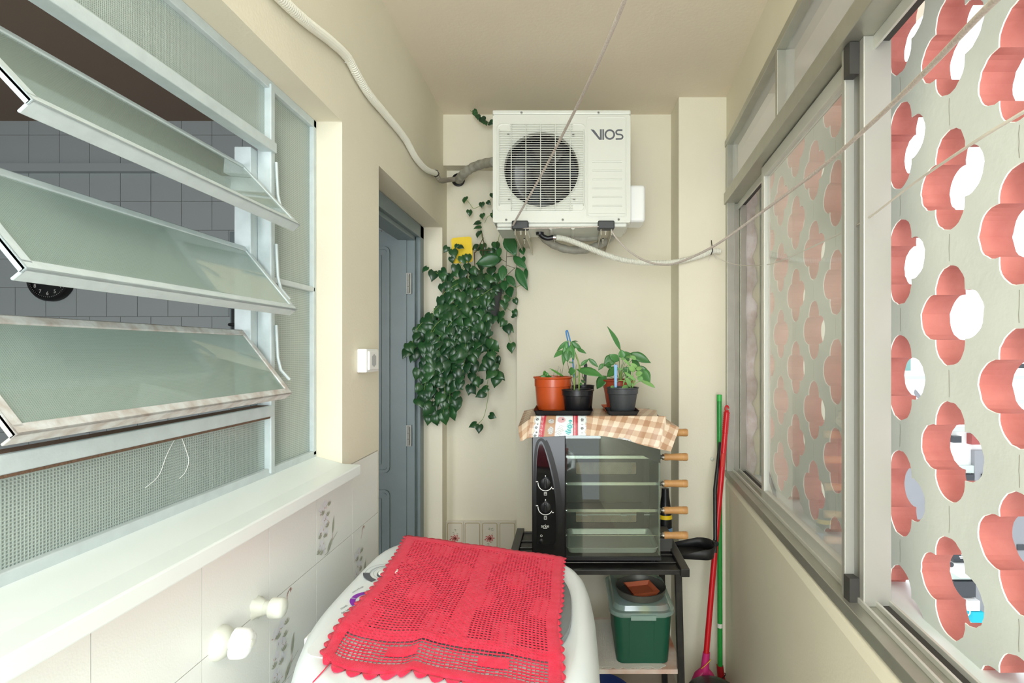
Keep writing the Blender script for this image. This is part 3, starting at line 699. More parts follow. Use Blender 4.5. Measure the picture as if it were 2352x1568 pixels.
# brackets
for i, (px, lab) in enumerate(((1195, 'off-white steel wall bracket under the left end of the air conditioner'), (1392, 'off-white steel wall bracket under the right end of the air conditioner'))):
    X = A(px, 0).x; z1 = zb_-.022
    t = thing('wall_bracket', (X, 2.6, z1-.045), lab, 'bracket', 'brackets under the air conditioner')
    b = MB(); w_ = .024
    prof = [(-w_, -.034), (-w_, 0), (w_, 0), (w_, -.034), (w_-.003, -.034), (w_-.003, -.003), (-w_+.003, -.003), (-w_+.003, -.034)]
    b.loft([[(X+u, AD-.006, z1+v) for u, v in prof], [(X+u, 2.748, z1+v*1.1) for u, v in prof]])
    for yy in (AD+.03, AD+.22): b.lathe([(.007, 0), (.007, .008)], (X, yy, z1-.012), 8); b.lathe([(.003, -.022), (.003, 0)], (X, yy, z1-.004), 8)
    b.build('bracket_arm', mat('bracket_ivory', '#D6D1BF', .4), t, bevel=.001)
    b = MB(); b.box((X-w_-.012, AD-.018, z1-.008), (X+w_+.012, AD+.03, zb_+.006)); b.build('rubber_pad', M['potgrey'], t, bevel=.006, bseg=3)
    for yy in (AD+.025, AD+.215):
        b = MB(); b.box((X-.003, yy-.02, z1-.0045), (X+.003, yy+.025, z1-.0028)); b.build('slot', M['dark'], t)
# insulated pipes and drain hose
b = MB(); P = [(1235, 531, 2.50), (1262, 556, 2.54), (1300, 572, 2.56), (1345, 573, 2.56), (1385, 558, 2.54), (1408, 540, 2.50)]
P = catmull([W(*p) for p in P], 10); b.tube(P, .019, 12, rf=lambda i, L: .019+.0012*math.sin(i*1.1))
P = catmull([W(*p) for p in [(1290, 532, 2.50), (1325, 547, 2.52), (1370, 545, 2.52), (1400, 530, 2.49)]], 10); b.tube(P, .015, 12)
b.build('insulated_pipe', M['wrap'], None, 60, label='pair of grey tape-wrapped pipes looping under the air conditioner', cat='pipe')
t = thing('drain_hose', W(1300, 570, 2.45), 'white corrugated drain hose hanging from under the air conditioner to the pillar', 'hose')
b = MB(); P = [(1278, 545, 2.42), (1300, 549, 2.42), (1330, 560, 2.42), (1400, 588, 2.46), (1450, 600, 2.49), (1510, 604, 2.52), (1560, 600, 2.53), (1610, 587, 2.53), (1635, 577, 2.53), (1655, 577, 2.535)]
b.corr([W(*p) for p in P], .0125, .0012, .0075, 12); b.build('corrugated_tube', M['hose'], t)
b = MB(); P = [(1240, 536, 2.42), (1247, 543, 2.42), (1258, 547, 2.42), (1272, 545, 2.42)]
b.tube(catmull([W(*p) for p in P], 6), .0115, 12); b.lathe([(.017, 0), (.019, .012)], W(1240, 540, 2.42), 14, m=0); b.build('elbow', M['black'], t, 60)
b = MB(); c_ = W(1271, 545, 2.42); b.lathe([(.0145, 0), (.0145, .011)], c_, 16, axis=(1, 0, -.1)); b.tube([c_+Vector((.004, -.01, -.012)), c_+Vector((.004, -.01, -.024))], .004, 8, m=1); b.build('hose_clamp', M['chrome'], t, 40)
# pipe from AC to hole, wall hole, conduit
b = MB(); P = [(1136, 372, 2.50), (1110, 376, 2.60), (1085, 385, 2.66), (1066, 398, 2.70), (1056, 410, 2.76), (1052, 414, 2.86)]
P = catmull([W(*p) for p in P], 12); b.tube(P, .0225, 14, rf=lambda i, L: .0225+.0012*math.sin(i*.9))
b.build('wrapped_pipe', M['wrap'], None, 60, label='grey taped pipe running from the air conditioner into the round wall hole', cat='pipe')
b = MB(); c_ = W(1052, 412, 2.815); b.lathe([(.0, 0), (.034, 0), (.036, .006), (.033, .012), (.028, .013)], c_+Vector((0, .012, 0)), 28, axis=(0, -1, 0), cap=(False, False)); b.build('wall_hole', M['black'], wb, 40)
t = thing('conduit', W(930, 320, 2.1), 'white corrugated conduit snaking down the left wall from the ceiling to the pipe hole', 'conduit')
b = MB(); P = [(610, -40), (648, 0), (700, 48), (760, 95), (798, 132), (822, 175), (850, 220), (890, 268), (930, 318), (955, 362), (978, 388), (1001, 398)]
pts = []
for px, py in P:
    X = XL+.016; d = X*FPX/(px-VX); pts.append(Vector((X, d, EYE-(py-VY)/FPX*d)))
b.corr(pts, .0125, .0009, .0075, 12); b.build('corrugated_tube', M['hose'], t)
b = MB(); e = pts[-1]; P = [e, e+Vector((.012, .04, -.02)), W(1030, 413, 2.72), W(1048, 411, 2.78), W(1052, 411, 2.84)]
b.corr(P, .0115, .001, .0075, 12); b.build('grey_end_tube', M['greyhose'], t, label='grey corrugated end piece')
b = MB(); b.lathe([(.015, -.008), (.015, .008)], e, 14, axis=P[1]-P[0]); b.build('sleeve', M['dark'], t, 40)
b = MB(); k_ = pts[4]; b.tube([k_+Vector((-.01, -.01, .014)), k_+Vector((.012, 0, .006)), k_+Vector((-.01, .006, -.012))], .0015, 6); b.build('cable_tie', M['whitep'], t)

# ------------------------------------------------------------------ clotheslines
b = MB(); P = [(1470, -90, .80), (1435, 0, .93), (1380, 130, 1.15), (1320, 255, 1.50), (1250, 390, 1.93), (1180, 514, 2.27), (1178, 523, 2.30)]
b.tube(catmull([W(*p) for p in P], 8), .0042, 7)
b.tube(catmull([W(*p) for p in [(1178, 523, 2.29), (1214, 524, 2.282), (1300, 523, 2.282), (1378, 520, 2.282)]], 6), .0024, 6)
b.build('clothesline', M['rope'], None, 60, label='cord stretched from the ceiling down across the air conditioner to its left bracket', cat='clothesline', group='clotheslines')
b = MB(); P = [(1403, 525, 2.30), (1412, 542, 2.29), (1440, 573, 2.27), (1480, 598, 2.20), (1520, 607, 2.12), (1560, 602, 2.03), (1640, 565, 1.83), (1750, 487, 1.55), (1880, 390, 1.22), (2000, 285, .95), (2120, 170, .74), (2250, 35, .57), (2330, -40, .50)]
b.tube(catmull([W(*p) for p in P], 8), .0040, 7, rf=lambda i, L: .0028+.0014*min(1, i/30))
b.build('clothesline', M['rope'], None, 60, label='thick grey cord sagging from the right bracket towards the upper right window', cat='clothesline', group='clotheslines')
b = MB(); P = [(1636, 580, 2.545), (1660, 598, 2.50), (1700, 609, 2.35), (1745, 609, 2.1), (1790, 600, 1.85), (1880, 560, 1.50), (1980, 510, 1.22), (2100, 420, .98), (2240, 325, .78), (2380, 240, .66)]
pts = [W(*p) for p in P]
b.tube(catmull(pts, 8), .0017, 6, rf=lambda i, L: .0015+.0012*i/L)
b.build('clothesline', M['cordw'], None, 60, label='thin pale cord tied to the pillar hook and sagging past the window', cat='clothesline', group='clotheslines')
t = thing('wall_hook', W(1635, 575, 2.55), 'black cable tie and hook on the pillar holding the hose end and cord', 'hook')
b = MB(); b.tube([W(1634, 552, 2.54), W(1635, 562, 2.50), W(1637, 575, 2.50), W(1633, 585, 2.52)], .0022, 6); b.build('cable_tie', M['black'], t, 60)
b = MB(); P = [W(1635+6*math.cos(a), 582+5*math.sin(a), 2.535+.008*math.sin(a*2)) for a in [k*.7 for k in range(16)]]; b.tube(P, .0012, 5); b.tube([W(1633, 584, 2.54), W(1627, 598, 2.54)], .0012, 5); b.tube([W(1639, 584, 2.54), W(1645, 595, 2.54)], .0012, 5); b.tube([W(1636, 578, 2.56), W(1636, 578, 2.53)], .004, 8); b.build('knot', M['cordw'], t, 60)
b = MB(); c_ = W(1636, 1054, 2.553); b.lathe([(.0, .006), (.004, .006), (.010, .001), (.010, 0)], c_, 14, axis=(0, -1, 0)); b.tube([c_, c_+Vector((0, -.014, .0)), c_+Vector((0, -.016, .006))], .0015, 6)
b.build('screw_hook', M['ivory'], None, 50, label='small cream screw hook on the pillar beside the broom handles', cat='hook')

# ------------------------------------------------------------------ wall socket, tap and capped outlet on the left wall
t = thing('wall_socket', W(840, 850, 1.70), 'white surface-mounted wall socket beside the grey door', 'socket')
ya, yb = .659*FPX/(VX-822), .659*FPX/(VX-868)+.0; za, zb2 = EYE-.066, EYE+.006
ya, yb = 1.632, 1.735
b = MB(); b.box((XL, ya, EYE-.067), (XL+.030, yb, EYE+.007)); b.build('box', M['whitep'], t, bevel=.004, bseg=3)
b = MB(); b.box((XL+.028, ya+.012, EYE-.060), (XL+.035, yb-.012, EYE)); b.build('cover_plate', M['whitep'], t, bevel=.003)
b = MB()
b.add([(XL+.0355, ya+.032+u*.018, EYE-.03+v*.013) for u, v in ((0, 1), (1, 1.6), (2, 1), (2, -1), (1, -1.6), (0, -1))], [tuple(range(6))]); b.build('outlet_recess', M['lgreyp'], t)
vb = Vector((XL+.004, .985, EYE-.545)); t = thing('shutoff_valve', vb, 'white lever valve with round flange on the wall tiles below the sill', 'valve')
b = MB(); b.lathe([(.031, 0), (.0305, .006), (.026, .014), (.018, .020), (.012, .023)], vb, 36, axis=(1, 0, 0)); b.build('flange', M['ivory'], t, 50)
b = MB(); b.lathe([(.012, .02), (.012, .05)], vb, 16, axis=(1, 0, 0)); b.build('stem', M['ivory'], t, 50)
b = MB(); n = 48; prof = [(.028, .4), (.032, 1), (.046, 1), (.056, .92), (.061, .6), (.062, .0)]
rings = []
for x, f in prof:
    ring = []
    for k in range(n):
        a = 2*PI*k/n; r = .0205+.0075*abs(math.cos(a*1.5+.5))**.8
        ring.append(vb+Vector((x, 0, 0))+Vector((0, math.cos(a), math.sin(a)))*r*(f if f > 0 else .001))
    rings.append(ring)
b.loft(rings); b.build('handle', M['whitep'], t, 60)
b = MB(); b.lathe([(.008, .060), (.0075, .065), (0, .066)], vb+Vector((0, -.004, 0)), 16, axis=(1, 0, 0)); b.build('handle_cap', M['ivory'], t, 50)
vb = Vector((XL+.004, 1.10, EYE-.536)); t = thing('capped_outlet', vb, 'white capped water outlet with ragged sealant just right of the lever valve', 'pipe outlet')
b = MB(); rnd = random.Random(2)
b.loft([[vb+Vector((x, math.cos(2*PI*k/20)*r*(1+rnd.uniform(-j, j)), math.sin(2*PI*k/20)*r*(1+rnd.uniform(-j, j)))) for k in range(20)] for x, r, j in ((0, .024, .22), (.010, .018, .12), (.020, .0145, .03))]); b.build('sealant', M['ivory'], t, 60)
b = MB(); b.lathe([(.014, .01), (.0138, .030), (.016, .034)], vb, 24, axis=(1, 0, 0)); b.build('pipe_stub', M['ivory'], t, 50)
b = MB(); b.lathe([(.017, .032), (.0205, .034), (.0205, .054), (.017, .059), (.010, .061), (0, .062)], vb, 28, axis=(1, 0, 0)); b.build('cap', M['ivory'], t, 40)

# ------------------------------------------------------------------ washing machine
WXc, WYc = -.24, 1.25
def wtop(x): return EYE-.548-(x+.5)*.145
def wout(t, inset=0):
    c_, s2 = math.cos(t), math.sin(t); ry, n_ = (.335, 4.5) if s2 > 0 else (.42, 3.0); rx = .293
    X = WXc+(rx-inset)*math.copysign(abs(c_)**(2/n_), c_); Y = WYc+(ry-inset)*math.copysign(abs(s2)**(2/n_), s2)
    return X, Y
def wring(inset, dz=None, z=None, n=96):
    out = []
    for k in range(n):
        X, Y = wout(2*PI*k/n, inset); out.append(Vector((X, Y, z if z is not None else wtop(X)+dz)))
    return out
t = thing('washing_machine', (WXc, WYc, 0), 'white top-loading washing machine with a grey lid half covered by the red crochet cloth', 'washing machine')
b = MB(); b.loft([wring(-.012, z=.02), wring(-.02, z=.5), wring(-.02, dz=-.20), wring(-.016, dz=-.115)]); b.build('cabinet', M['wwhite'], t, 60)
b = MB()
def wr(ins, dz, n=96):
    out = []
    for k in range(n):
        X, Y = wout(2*PI*k/n, ins); f = max(0, min(1, (X+.06)/.06)); out.append(Vector((X, Y, wtop(X)+dz*(1 if ins < .05 else f))))
    return out
b.loft([wr(-.016, -.125), wr(-.014, -.08), wr(-.006, -.045), wr(.004, -.018), wr(.014, -.006), wr(.026, 0), wr(.036, -.001), wr(.052, -.012), wr(.066, -.020), wr(.10, -.016)], cap=(False, True)); b.build('top_cover', M['wwhite'], t, 70)
b = MB()
def lring(s2, dz, n=72):
    out = []
    for k in range(n):
        a = 2*PI*k/n; c_, q = math.cos(a), math.sin(a)
        X = -.185+(.19*s2)*math.copysign(abs(c_)**.75, c_); Y = 1.27+(.235*s2)*math.copysign(abs(q)**.75, q); out.append(Vector((X, Y, wtop(X)+dz)))
    return out
b.loft([lring(1, -.01), lring(1, .0035), lring(.985, .005)]); b.build('lid', M['lid'], t, 40)
def PV(u, v, h=.0012):
    """point on the control strip: u along the depth, v across from the wall side"""
    X = -.505+v; return Vector((X, u, wtop(X)+h))
b = MB(); q = rrect(.955, .022, 1.50, .125, .02, 5); n = len(q)
b.loft([[PV(u, v, -.004) for u, v in q], [PV(u, v, .0008) for u, v in q]], cap=(False, True)); b.build('control_panel', M['panelw'], t, 30)
def screen2panel(px, py):
    # intersect the pixel ray with the sloping top plane
    dx = (px-VX)/FPX; dz = -(py-VY)/FPX
    y = (-.548-.5*.145)/(dz+dx*.145); X = dx*y; return X, y
b = MB()
def pr(px, py, h=.0016): X, y = screen2panel(px, py); return Vector((X, y, wtop(X)+h))
kx, ky = screen2panel(893, 1318); k2x, k2y = screen2panel(850, 1380)
def ringp(cx, cy, r, a0, a1, w, m, h=.0018):
    P = [(cx+r*math.cos(math.radians(a)), cy+r*math.sin(math.radians(a))) for a in range(a0, a1+1, 6)]
    ribbon(b, P, w, lambda u, v: Vector((u, v, wtop(u)+h)), m)
ringp(kx, ky, .052, 195, 250, .016, 0); ringp(kx, ky, .055, 80, 200, .0012, 1); ringp(kx, ky, .036, 90, 250, .0010, 1); ringp(kx, ky, .044, 90, 200, .003, 1)
b.build('dial_scale', [M['greyp'], M['lgreyp'], M['purple']], t); b = MB()
ringp(k2x, k2y, .036, 120, 180, .012, 2); ringp(k2x, k2y, .036, 184, 235, .012, 2)
b.build('dial_scale', [M['greyp'], M['lgreyp'], M['purple']], t); b = MB()
for px, py in ((909, 1270), (902, 1280), (894, 1290)): ringp(*screen2panel(px, py), .003, 0, 360, .0012, 1)
b.build('indicator_marks', [M['greyp'], M['lgreyp'], M['purple']], t, kind='stuff')
for txt, px, py, sz in (('centrifuga', 822, 1355, .0085), ('enxágue', 835, 1363, .0085), ('nível', 789, 1396, .010), ('de água', 797, 1403, .010)):
    b = MB(); X0, y0 = screen2panel(px, py)
    b.merge(text_mb(txt, sz, lambda u, v, X0=X0, y0=y0: Vector((X0+v*-0.0+u*.35-v*.94*-1*-1, y0+u*.94+v*.35, wtop(X0)+.002))), m=0)
    b.build('lettering', M['greyp'], t)
for cx, cy, r in ((kx, ky, .030), (k2x, k2y, .024)):
    b = MB(); c_ = Vector((cx, cy, wtop(cx))); b.lathe([(r, 0), (r, .004), (r-.004, .005)], c_, 32, m=1); b.lathe([(r-.005, .002), (r-.005, .006), (r-.009, .0085), (0, .009)], c_, 32)
    b.build('program_knob', [M['whitep'], M['greyp']], t, 40)
b = MB(); b.box((-.548, 1.085, EYE-.628), (-.50, 1.115, EYE-.592)); b.build('hose_bracket', M['whitep'], t, bevel=.004)
# red crochet cloth lying over the lid
nu, nv = 54, 68
def edge_of(P):
    out = []
    for px, py in P:
        X, Y = screen2panel(px, py); out.append(Vector((X, Y, 0)))
    return out
def along(P, t_):
    L = [0]
    for p, q in zip(P, P[1:]): L.append(L[-1]+(q-p).length)
    t_ = min(max(t_, 0), 1)*L[-1]
    for k in range(len(P)-1):
        if t_ <= L[k+1]+1e-9: f = (t_-L[k])/(L[k+1]-L[k]); return P[k]*(1-f)+P[k+1]*f
    return P[-1]
EL = edge_of([(935, 1237), (915, 1278), (895, 1306), (877, 1337), (855, 1364), (824, 1396), (798, 1424), (764, 1468), (742, 1512)])
ER = edge_of([(1295, 1286), (1290, 1330), (1289, 1394), (1280, 1433), (1284, 1478), (1289, 1507), (1291, 1568), (1290, 1612)])
EF = [EL[0], ER[0]]; EN = [EL[-1]]+edge_of([(765, 1534), (798, 1543), (858, 1554), (920, 1553), (945, 1544), (968, 1552), (1000, 1558), (1060, 1569), (1160, 1585)])+[ER[-1]]
def cloth(a, c_):
    """a 0..1 left-right, c_ 0..1 far-near"""
    l, r, f, n_ = along(EL, c_), along(ER, c_), along(EF, a), along(EN, a)
    q = l*(1-a)+r*a+f*(1-c_)+n_*c_-(EL[0]*(1-a)*(1-c_)+ER[0]*a*(1-c_)+EL[-1]*(1-a)*c_+ER[-1]*a*c_)
    X, Y = q.x, q.y
    z = wtop(max(X, -.50))+.0045+.007*max(0, min(1, (Y-1.0)/.06))
    z += .0012*math.sin(X*40+Y*13)*math.sin(Y*31)
    if c_ > .8: z += .004*max(0, math.sin(a*17+1))*(c_-.8)*5
    e = max(0, Y-1.545); z -= e*.15
    return Vector((X, Y, z))
b = MB(); rnd = random.Random(5)
def scal(i, n, per): return abs(math.sin(PI*i/n*per))*.010
dens = {}
for i in range(nu):
    for j in range(nv):
        u, v = (i+.5)/nu, (j+.5)/nv; edge = min(i, nu-1-i, j, nv-1-j)
        if edge < 3: hole = 0
        elif v > .84 and v < .965: hole = .66 if (i*7+j*3) % 11 else .86
        elif v < .075: hole = .42 if (i+j) % 3 else .2
        elif u < .17 and .3 < v < .62 and (int(v*24) % 3): hole = .45 if (i+j) % 4 else 0
        elif abs(u-.53) < .045: hole = .16 if (i+j) % 2 else 0
        elif v > .79: hole = .15
        else:
            mot = math.sin(u*19)*math.sin(v*15); hole = .44 if mot > -.35 else .28
            if (i % 2) and mot < -.6: hole = 0
        if (v > .84 and v < .965) and ((i//7) % 3 == 2) and abs((j % 8)-4) < 2: hole = 0
        p = [cloth((i+x)/nu, (j+y)/nv) for x, y in ((0, 0), (1, 0), (1, 1), (0, 1))]
        hole = min(.86, hole*1.15)
        if not hole: b.add(p, [(3, 2, 1, 0)])
        else:
            c0 = .5; jx, jy = rnd.uniform(-.06, .06), rnd.uniform(-.06, .06)
            q = [cloth((i+.5+jx+(x-.5)*hole)/nu, (j+.5+jy+(y-.5)*hole*.9)/nv)-Vector((0, 0, .0008)) for x, y in ((0, 0), (1, 0), (1, 1), (0, 1))]
            b.add(p+q, [(1, 0, 4, 5), (2, 1, 5, 6), (3, 2, 6, 7), (0, 3, 7, 4)])
# scalloped edging
def scallop(fn, n, out, lengthwise):
    for k in range(n):
        vs = [fn(k/n), fn((k+1)/n)]; P = [fn(k/n)]
        for q in range(1, 6):
            t_ = (k+q/6)/n; P.append(fn(t_)+out*math.sin(PI*q/6))
        P.append(fn((k+1)/n)); b.add(P, [tuple(range(len(P)))])
scallop(lambda t_: cloth(0, t_), 24, Vector((-.010, 0, .0004)), 1); scallop(lambda t_: cloth(1, 1-t_), 24, Vector((.008, 0, 0)), 1)
scallop(lambda t_: cloth(1-t_, 0), 22, Vector((0, .004, 0)), 0); scallop(lambda t_: cloth(t_, 1), 15, Vector((0, -.014, -.001)), 0)
b.tube([cloth(.06, 1), cloth(.07, 1)+Vector((-.006, -.02, -.002)), cloth(.07, 1)+Vector((-.012, -.045, -.006))], .0012, 5)
o = b.build('crochet_cloth', M['crochet'], None, 180, label='bright red crocheted cloth with scalloped lace edge laid over the washing machine', cat='cloth')
m_ = o.modifiers.new('weld', 'WELD'); m_.merge_threshold = .0002
m_ = o.modifiers.new('thick', 'SOLIDIFY'); m_.thickness = .0018; m_.offset = -1

# ------------------------------------------------------------------ black rack beside the pillar
RZ = EYE-.862; rk = thing('metal_rack', (.11, 2.3, 0), 'scuffed black metal rack on splayed legs carrying the rotisserie oven', 'rack')
b = MB(); RX0, RX1 = -.245, .462; RYf, RYb = 2.075, 2.52
b.obox((RX1-.012, RYf-.03, RZ), (RX1-.012, RYb, RZ), .034, .032); b.build('side_rail', M['blackpaint'], rk, bevel=.002)
b = MB(); b.obox((RX0+.012, RYf-.03, RZ), (RX0+.012, RYb, RZ), .034, .032); b.build('side_rail', M['blackpaint'], rk, bevel=.002)
b = MB()
b.obox((RX0+.02, RYf, RZ-.006), (RX1-.02, RYf, RZ-.006), .018, .020); b.build('cross_rail', M['blackpaint'], rk, bevel=.0015)
b = MB(); b.obox((RX0+.02, RYb-.02, RZ-.006), (RX1-.02, RYb-.02, RZ-.006), .018, .020)
b.build('cross_rail', M['blackpaint'], rk, bevel=.0015)
b = MB(); b.box((RX0+.03, RYf+.008, RZ-.004), (RX1-.03, RYb-.03, RZ+.0))
b.build('top_plate', M['blackpaint'], rk)
b = MB()
for yy in (2.14, 2.22, 2.30, 2.38):
    b = MB(); b.tube([(RX0+.02, yy, RZ+.0035), (RX1-.03, yy, RZ+.0035)], .003, 6); b.build('shelf_wire', M['blackpaint'], rk)
for xx, sx in ((RX1-.03, .02), (RX0+.03, -.02)):
    for yy in (RYf+.02, RYb-.03):
        b = MB(); b.obox((xx, yy, RZ-.015), (xx+sx, yy, .0), .026, .026, up=(0, 1, 0)); b.build('leg', M['blackpaint'], rk, bevel=.002)
SZ = EYE-1.263
b = MB(); b.box((-.24, 2.09, SZ-.018), (.448, 2.50, SZ)); b.build('lower_shelf', mat('stained_white_shelf', '#DAD2C6', .6, col2='#B4714F', vscale=7), rk, bevel=.002)
b = MB(); c_ = (-.18, .37, 2.10, 2.47); n1, n2 = 66, 44; rnd = random.Random(4)
for i in range(n1):
    for j in range(n2):
        fx = lambda a: c_[0]+(c_[1]-c_[0])*a/n1; fy = lambda a: c_[2]+(c_[3]-c_[2])*a/n2
        zz = lambda x, y: SZ+.003+.0012*math.sin(x*37)*math.sin(y*29)
        p = [Vector((fx(i+x), fy(j+y), zz(fx(i+x), fy(j+y)))) for x, y in ((0, 0), (1, 0), (1, 1), (0, 1))]
        if 2 < i < n1-3 and 2 < j < n2-3:
            q = [Vector((fx(i+.5+(x-.5)*.42), fy(j+.5+(y-.5)*.42), zz(fx(i), fy(j)))) for x, y in ((0, 0), (1, 0), (1, 1), (0, 1))]
            b.add(p+q, [(0, 1, 5, 4), (1, 2, 6, 5), (2, 3, 7, 6), (3, 0, 4, 7)])
        else: b.add(p, [(0, 1, 2, 3)])
for k in range(14):
    for (fn, out) in ((lambda t_: Vector((c_[0]+(c_[1]-c_[0])*t_, c_[2], SZ+.003)), Vector((0, -.012, 0))), (lambda t_: Vector((c_[1], c_[2]+(c_[3]-c_[2])*t_, SZ+.003)), Vector((.018, 0, 0)))):
        P = [fn((k+q/6)/14)+out*math.sin(PI*q/6) for q in range(7)]; b.add(P, [tuple(range(7))])
b.build('crochet_doily', M['crochetw'], None, solid=.0015, label='white crocheted mat lying on the lower shelf under the green storage box', cat='doily')
# green storage box
def sbox(x0, x1, y0, y1, r): return rrect(x0, y0, x1, y1, r, 6)
def rings(mb, specs, fn=lambda u, v, z: Vector((u, v, z)), m=0, cap=(True, True)):
    mb.loft([[fn(u, v, z) for u, v in sbox(*q)] for q, z in specs], m=m, cap=cap)
gb = thing('storage_box', (.30, 2.27, SZ+.004), 'dark green plastic storage box with a clear lid on the lower rack shelf', 'storage box')
bx0, bx1, by0, by1 = .192, .402, 2.125, 2.46; z0, z1 = SZ+.0045, EYE-1.062
b = MB(); rings(b, [((bx0, bx1, by0, by1, .03), z0), ((bx0-.014, bx1+.014, by0-.008, by1+.01, .035), z1)], cap=(True, False))
rings(b, [((bx0-.011, bx1+.011, by0-.005, by1+.007, .033), z1), ((bx0+.003, bx1-.003, by0+.003, by1-.003, .03), z0+.004)], cap=(False, True))
for xx in (.245, .345): b.obox((xx-.002, by0+.0005, z0+.02), (xx-.002, by0-.0075, z1-.008), .006, .004, up=(1, 0, 0))
b.build('box_body', M['boxg'], gb, 50)
b = MB(); L0, L1, LY0, LY1 = bx0-.030, bx1+.028, by0-.022, by1+.02
rings(b, [((L0+.005, L1-.005, LY0+.005, LY1-.005, .055), z1-.006), ((L0, L1, LY0, LY1, .06), z1), ((L0+.002, L1-.002, LY0+.002, LY1-.002, .06), z1+.014), ((L0+.016, L1-.016, LY0+.016, LY1-.016, .05), z1+.016), ((L0+.024, L1-.024, LY0+.024, LY1-.024, .045), z1+.034), ((L0+.035, L1-.035, LY0+.035, LY1-.035, .04), z1+.036)], cap=(False, True))
b.box((.245, LY0-.008, z1-.010), (.345, LY0+.004, z1+.008))
M['lidp'] = clear_glass('clear_plastic_lid', (.80, .92, .88), .06, .42, (.45, .62, .56), .15); b.build('lid', M['lidp'], gb, 50)
for i, (col, x, y, r, lab) in enumerate((('#B83226', .385, 2.20, .028, 'red ball-shaped item seen through the lid of the green box'), ('#D8B41E', .31, 2.18, .026, 'yellow round item seen through the lid of the green box'), ('#26366E', .235, 2.24, .030, 'dark blue item seen through the lid of the green box'))):
    b = MB(); b.lathe([(0, -r), (r*.6, -r*.8), (r, 0), (r*.8, r*.6), (0, r)], (x, y, z1-.012), 18); b.build('stored_item', mat('item', col, .5), None, 60, label=lab, cat='container', group='things inside the green box')
b = MB(); b.lathe([(.002, 0), (.094, 0), (.104, .030), (.106, .030), (.097, -.0)], (.302, 2.235, z1+.0385), 44, cap=(True, False)); b.lathe([(.0, .002), (.093, .002), (.104, .031)], (.302, 2.235, z1+.0385), 44, cap=(False, False))
b.build('baking_tin', M['galvd'], None, 40, label='round dull metal baking tin resting on the lid of the green box', cat='tin')
b = MB(); f2 = lambda u, v, z: Vector((.305+(u)*math.cos(.25)-v*math.sin(.25), 2.235+u*math.sin(.25)+v*math.cos(.25), z1+.044+z+.10*max(0, v+.04)*.0))
rings(b, [((-.050, .050, -.050, .050, .004), 0), ((-.060, .060, -.058, .058, .004), .018)], f2, cap=(True, False)); rings(b, [((-.057, .057, -.055, .055, .004), .018), ((-.048, .048, -.048, .048, .004), .002)], f2, cap=(False, True))
b.build('plant_saucer', M['terral'], None, 40, solid=0, label='square terracotta-coloured saucer lying inside the round baking tin', cat='saucer')
b = MB(); b.lathe([(.12, 0), (.165, .14), (.172, .145), (.172, .135), (.166, .13)], (.10, 2.20, .0), 40, cap=(True, False)); b.lathe([(.163, .14), (.118, .005), (0, .005)], (.10, 2.20, 0), 40, cap=(False, False))
for v in b.v: v.z = v.z*1.45
b.build('wash_basin', M['basin'], None, 40, label='dark blue plastic basin on the floor under the rack', cat='basin')
# ------------------------------------------------------------------ rotisserie oven
OZ0, OZ1 = RZ+.018, EYE-.2655; OF = 2.13; so = OF/FPX
def O(px, py, off=0): return Vector(((px-VX)*so, OF-off, EYE-(py-VY)*so))
OXL, OXM, OXR, OB = O(1222, 0).x, O(1299, 0).x, O(1517, 0).x, 2.43
ov = thing('rotisserie_oven', ((OXL+OXR)/2, 2.28, OZ0), 'black countertop rotisserie oven with wooden-handled spits and a glass front', 'oven')
b = MB(); pr_ = [(OF, OZ0), (OF, OZ1-.06), (OF+.006, OZ1-.03), (OF+.02, OZ1-.008), (OF+.04, OZ1), (OB, OZ1), (OB, OZ0)]
b.loft([[(OXL, y, z) for y, z in pr_], [(OXM, y, z) for y, z in pr_]]); b.build('control_tower', mat('gloss_black_panel', '#120E12', .28), ov, 40, bevel=.003)
b = MB(); f = lambda u, v, o=.003: O(u, v, o)
P = [(1231, 1255), (1229, 1200), (1228, 1120), (1229, 1060), (1233, 1022), (1240, 1010), (1248, 1012), (1256, 1030), (1266, 1062), (1275, 1100), (1281, 1140), (1284, 1180), (1283, 1225), (1277, 1254), (1268, 1264), (1245, 1262)]
P = [(p.x, p.y) for p in catmull([Vector((x, y, 0)) for x, y in P+[P[0]]], 5)][:-1]
ribbon(b, P, 6, lambda u, v: f(u, v, .004), 0, True)
P2 = [(1248, 1012), (1256, 1030), (1266, 1062), (1275, 1100), (1281, 1140), (1284, 1180), (1283, 1225)]
P2 = [(p.x+4, p.y) for p in catmull([Vector((x, y, 0)) for x, y in P2], 5)]; ribbon(b, P2, 9, lambda u, v: f(u, v, .0045), 0)
b.build('panel_border', mat('deep_black_trim', '#050505', .4), ov)
b = MB()
P = [(1235, 1248), (1233, 1200), (1232, 1120), (1233, 1062), (1237, 1027), (1243, 1018), (1250, 1030), (1260, 1064), (1269, 1102), (1275, 1142), (1277, 1182), (1276, 1222), (1271, 1248)]
P = [(p.x, p.y) for p in catmull([Vector((x, y, 0)) for x, y in P+[P[0]]], 4)][:-1]
b.add([f(u, v, .0035) for u, v in P], [tuple(range(len(P)))]); b.build('control_face', mat('gloss_face', '#0C0A0C', .08, coat=.6), ov)
for ky_, txt in ((1108, ''), (1163, '')):
    kn = thing('oven_knob', O(1253, ky_)); kn.parent = ov; kn.location = O(1253, ky_)-Vector(ov['_o']); kn['_o'] = tuple(O(1253, ky_))
    b = MB(); b.lathe([(.021, .003), (.020, .010), (.015, .012), (0, .012)], O(1253, ky_), 28, axis=(0, -1, 0)); b.build('knob_base', M['black'], kn, 40)
    b = MB(); c_ = O(1253, ky_); b.obox(c_+Vector((0, -.017, .019)), c_+Vector((0, -.017, -.019)), .010, .014, up=(0, 1, 0)); b.build('grip', M['black'], kn, bevel=.003)
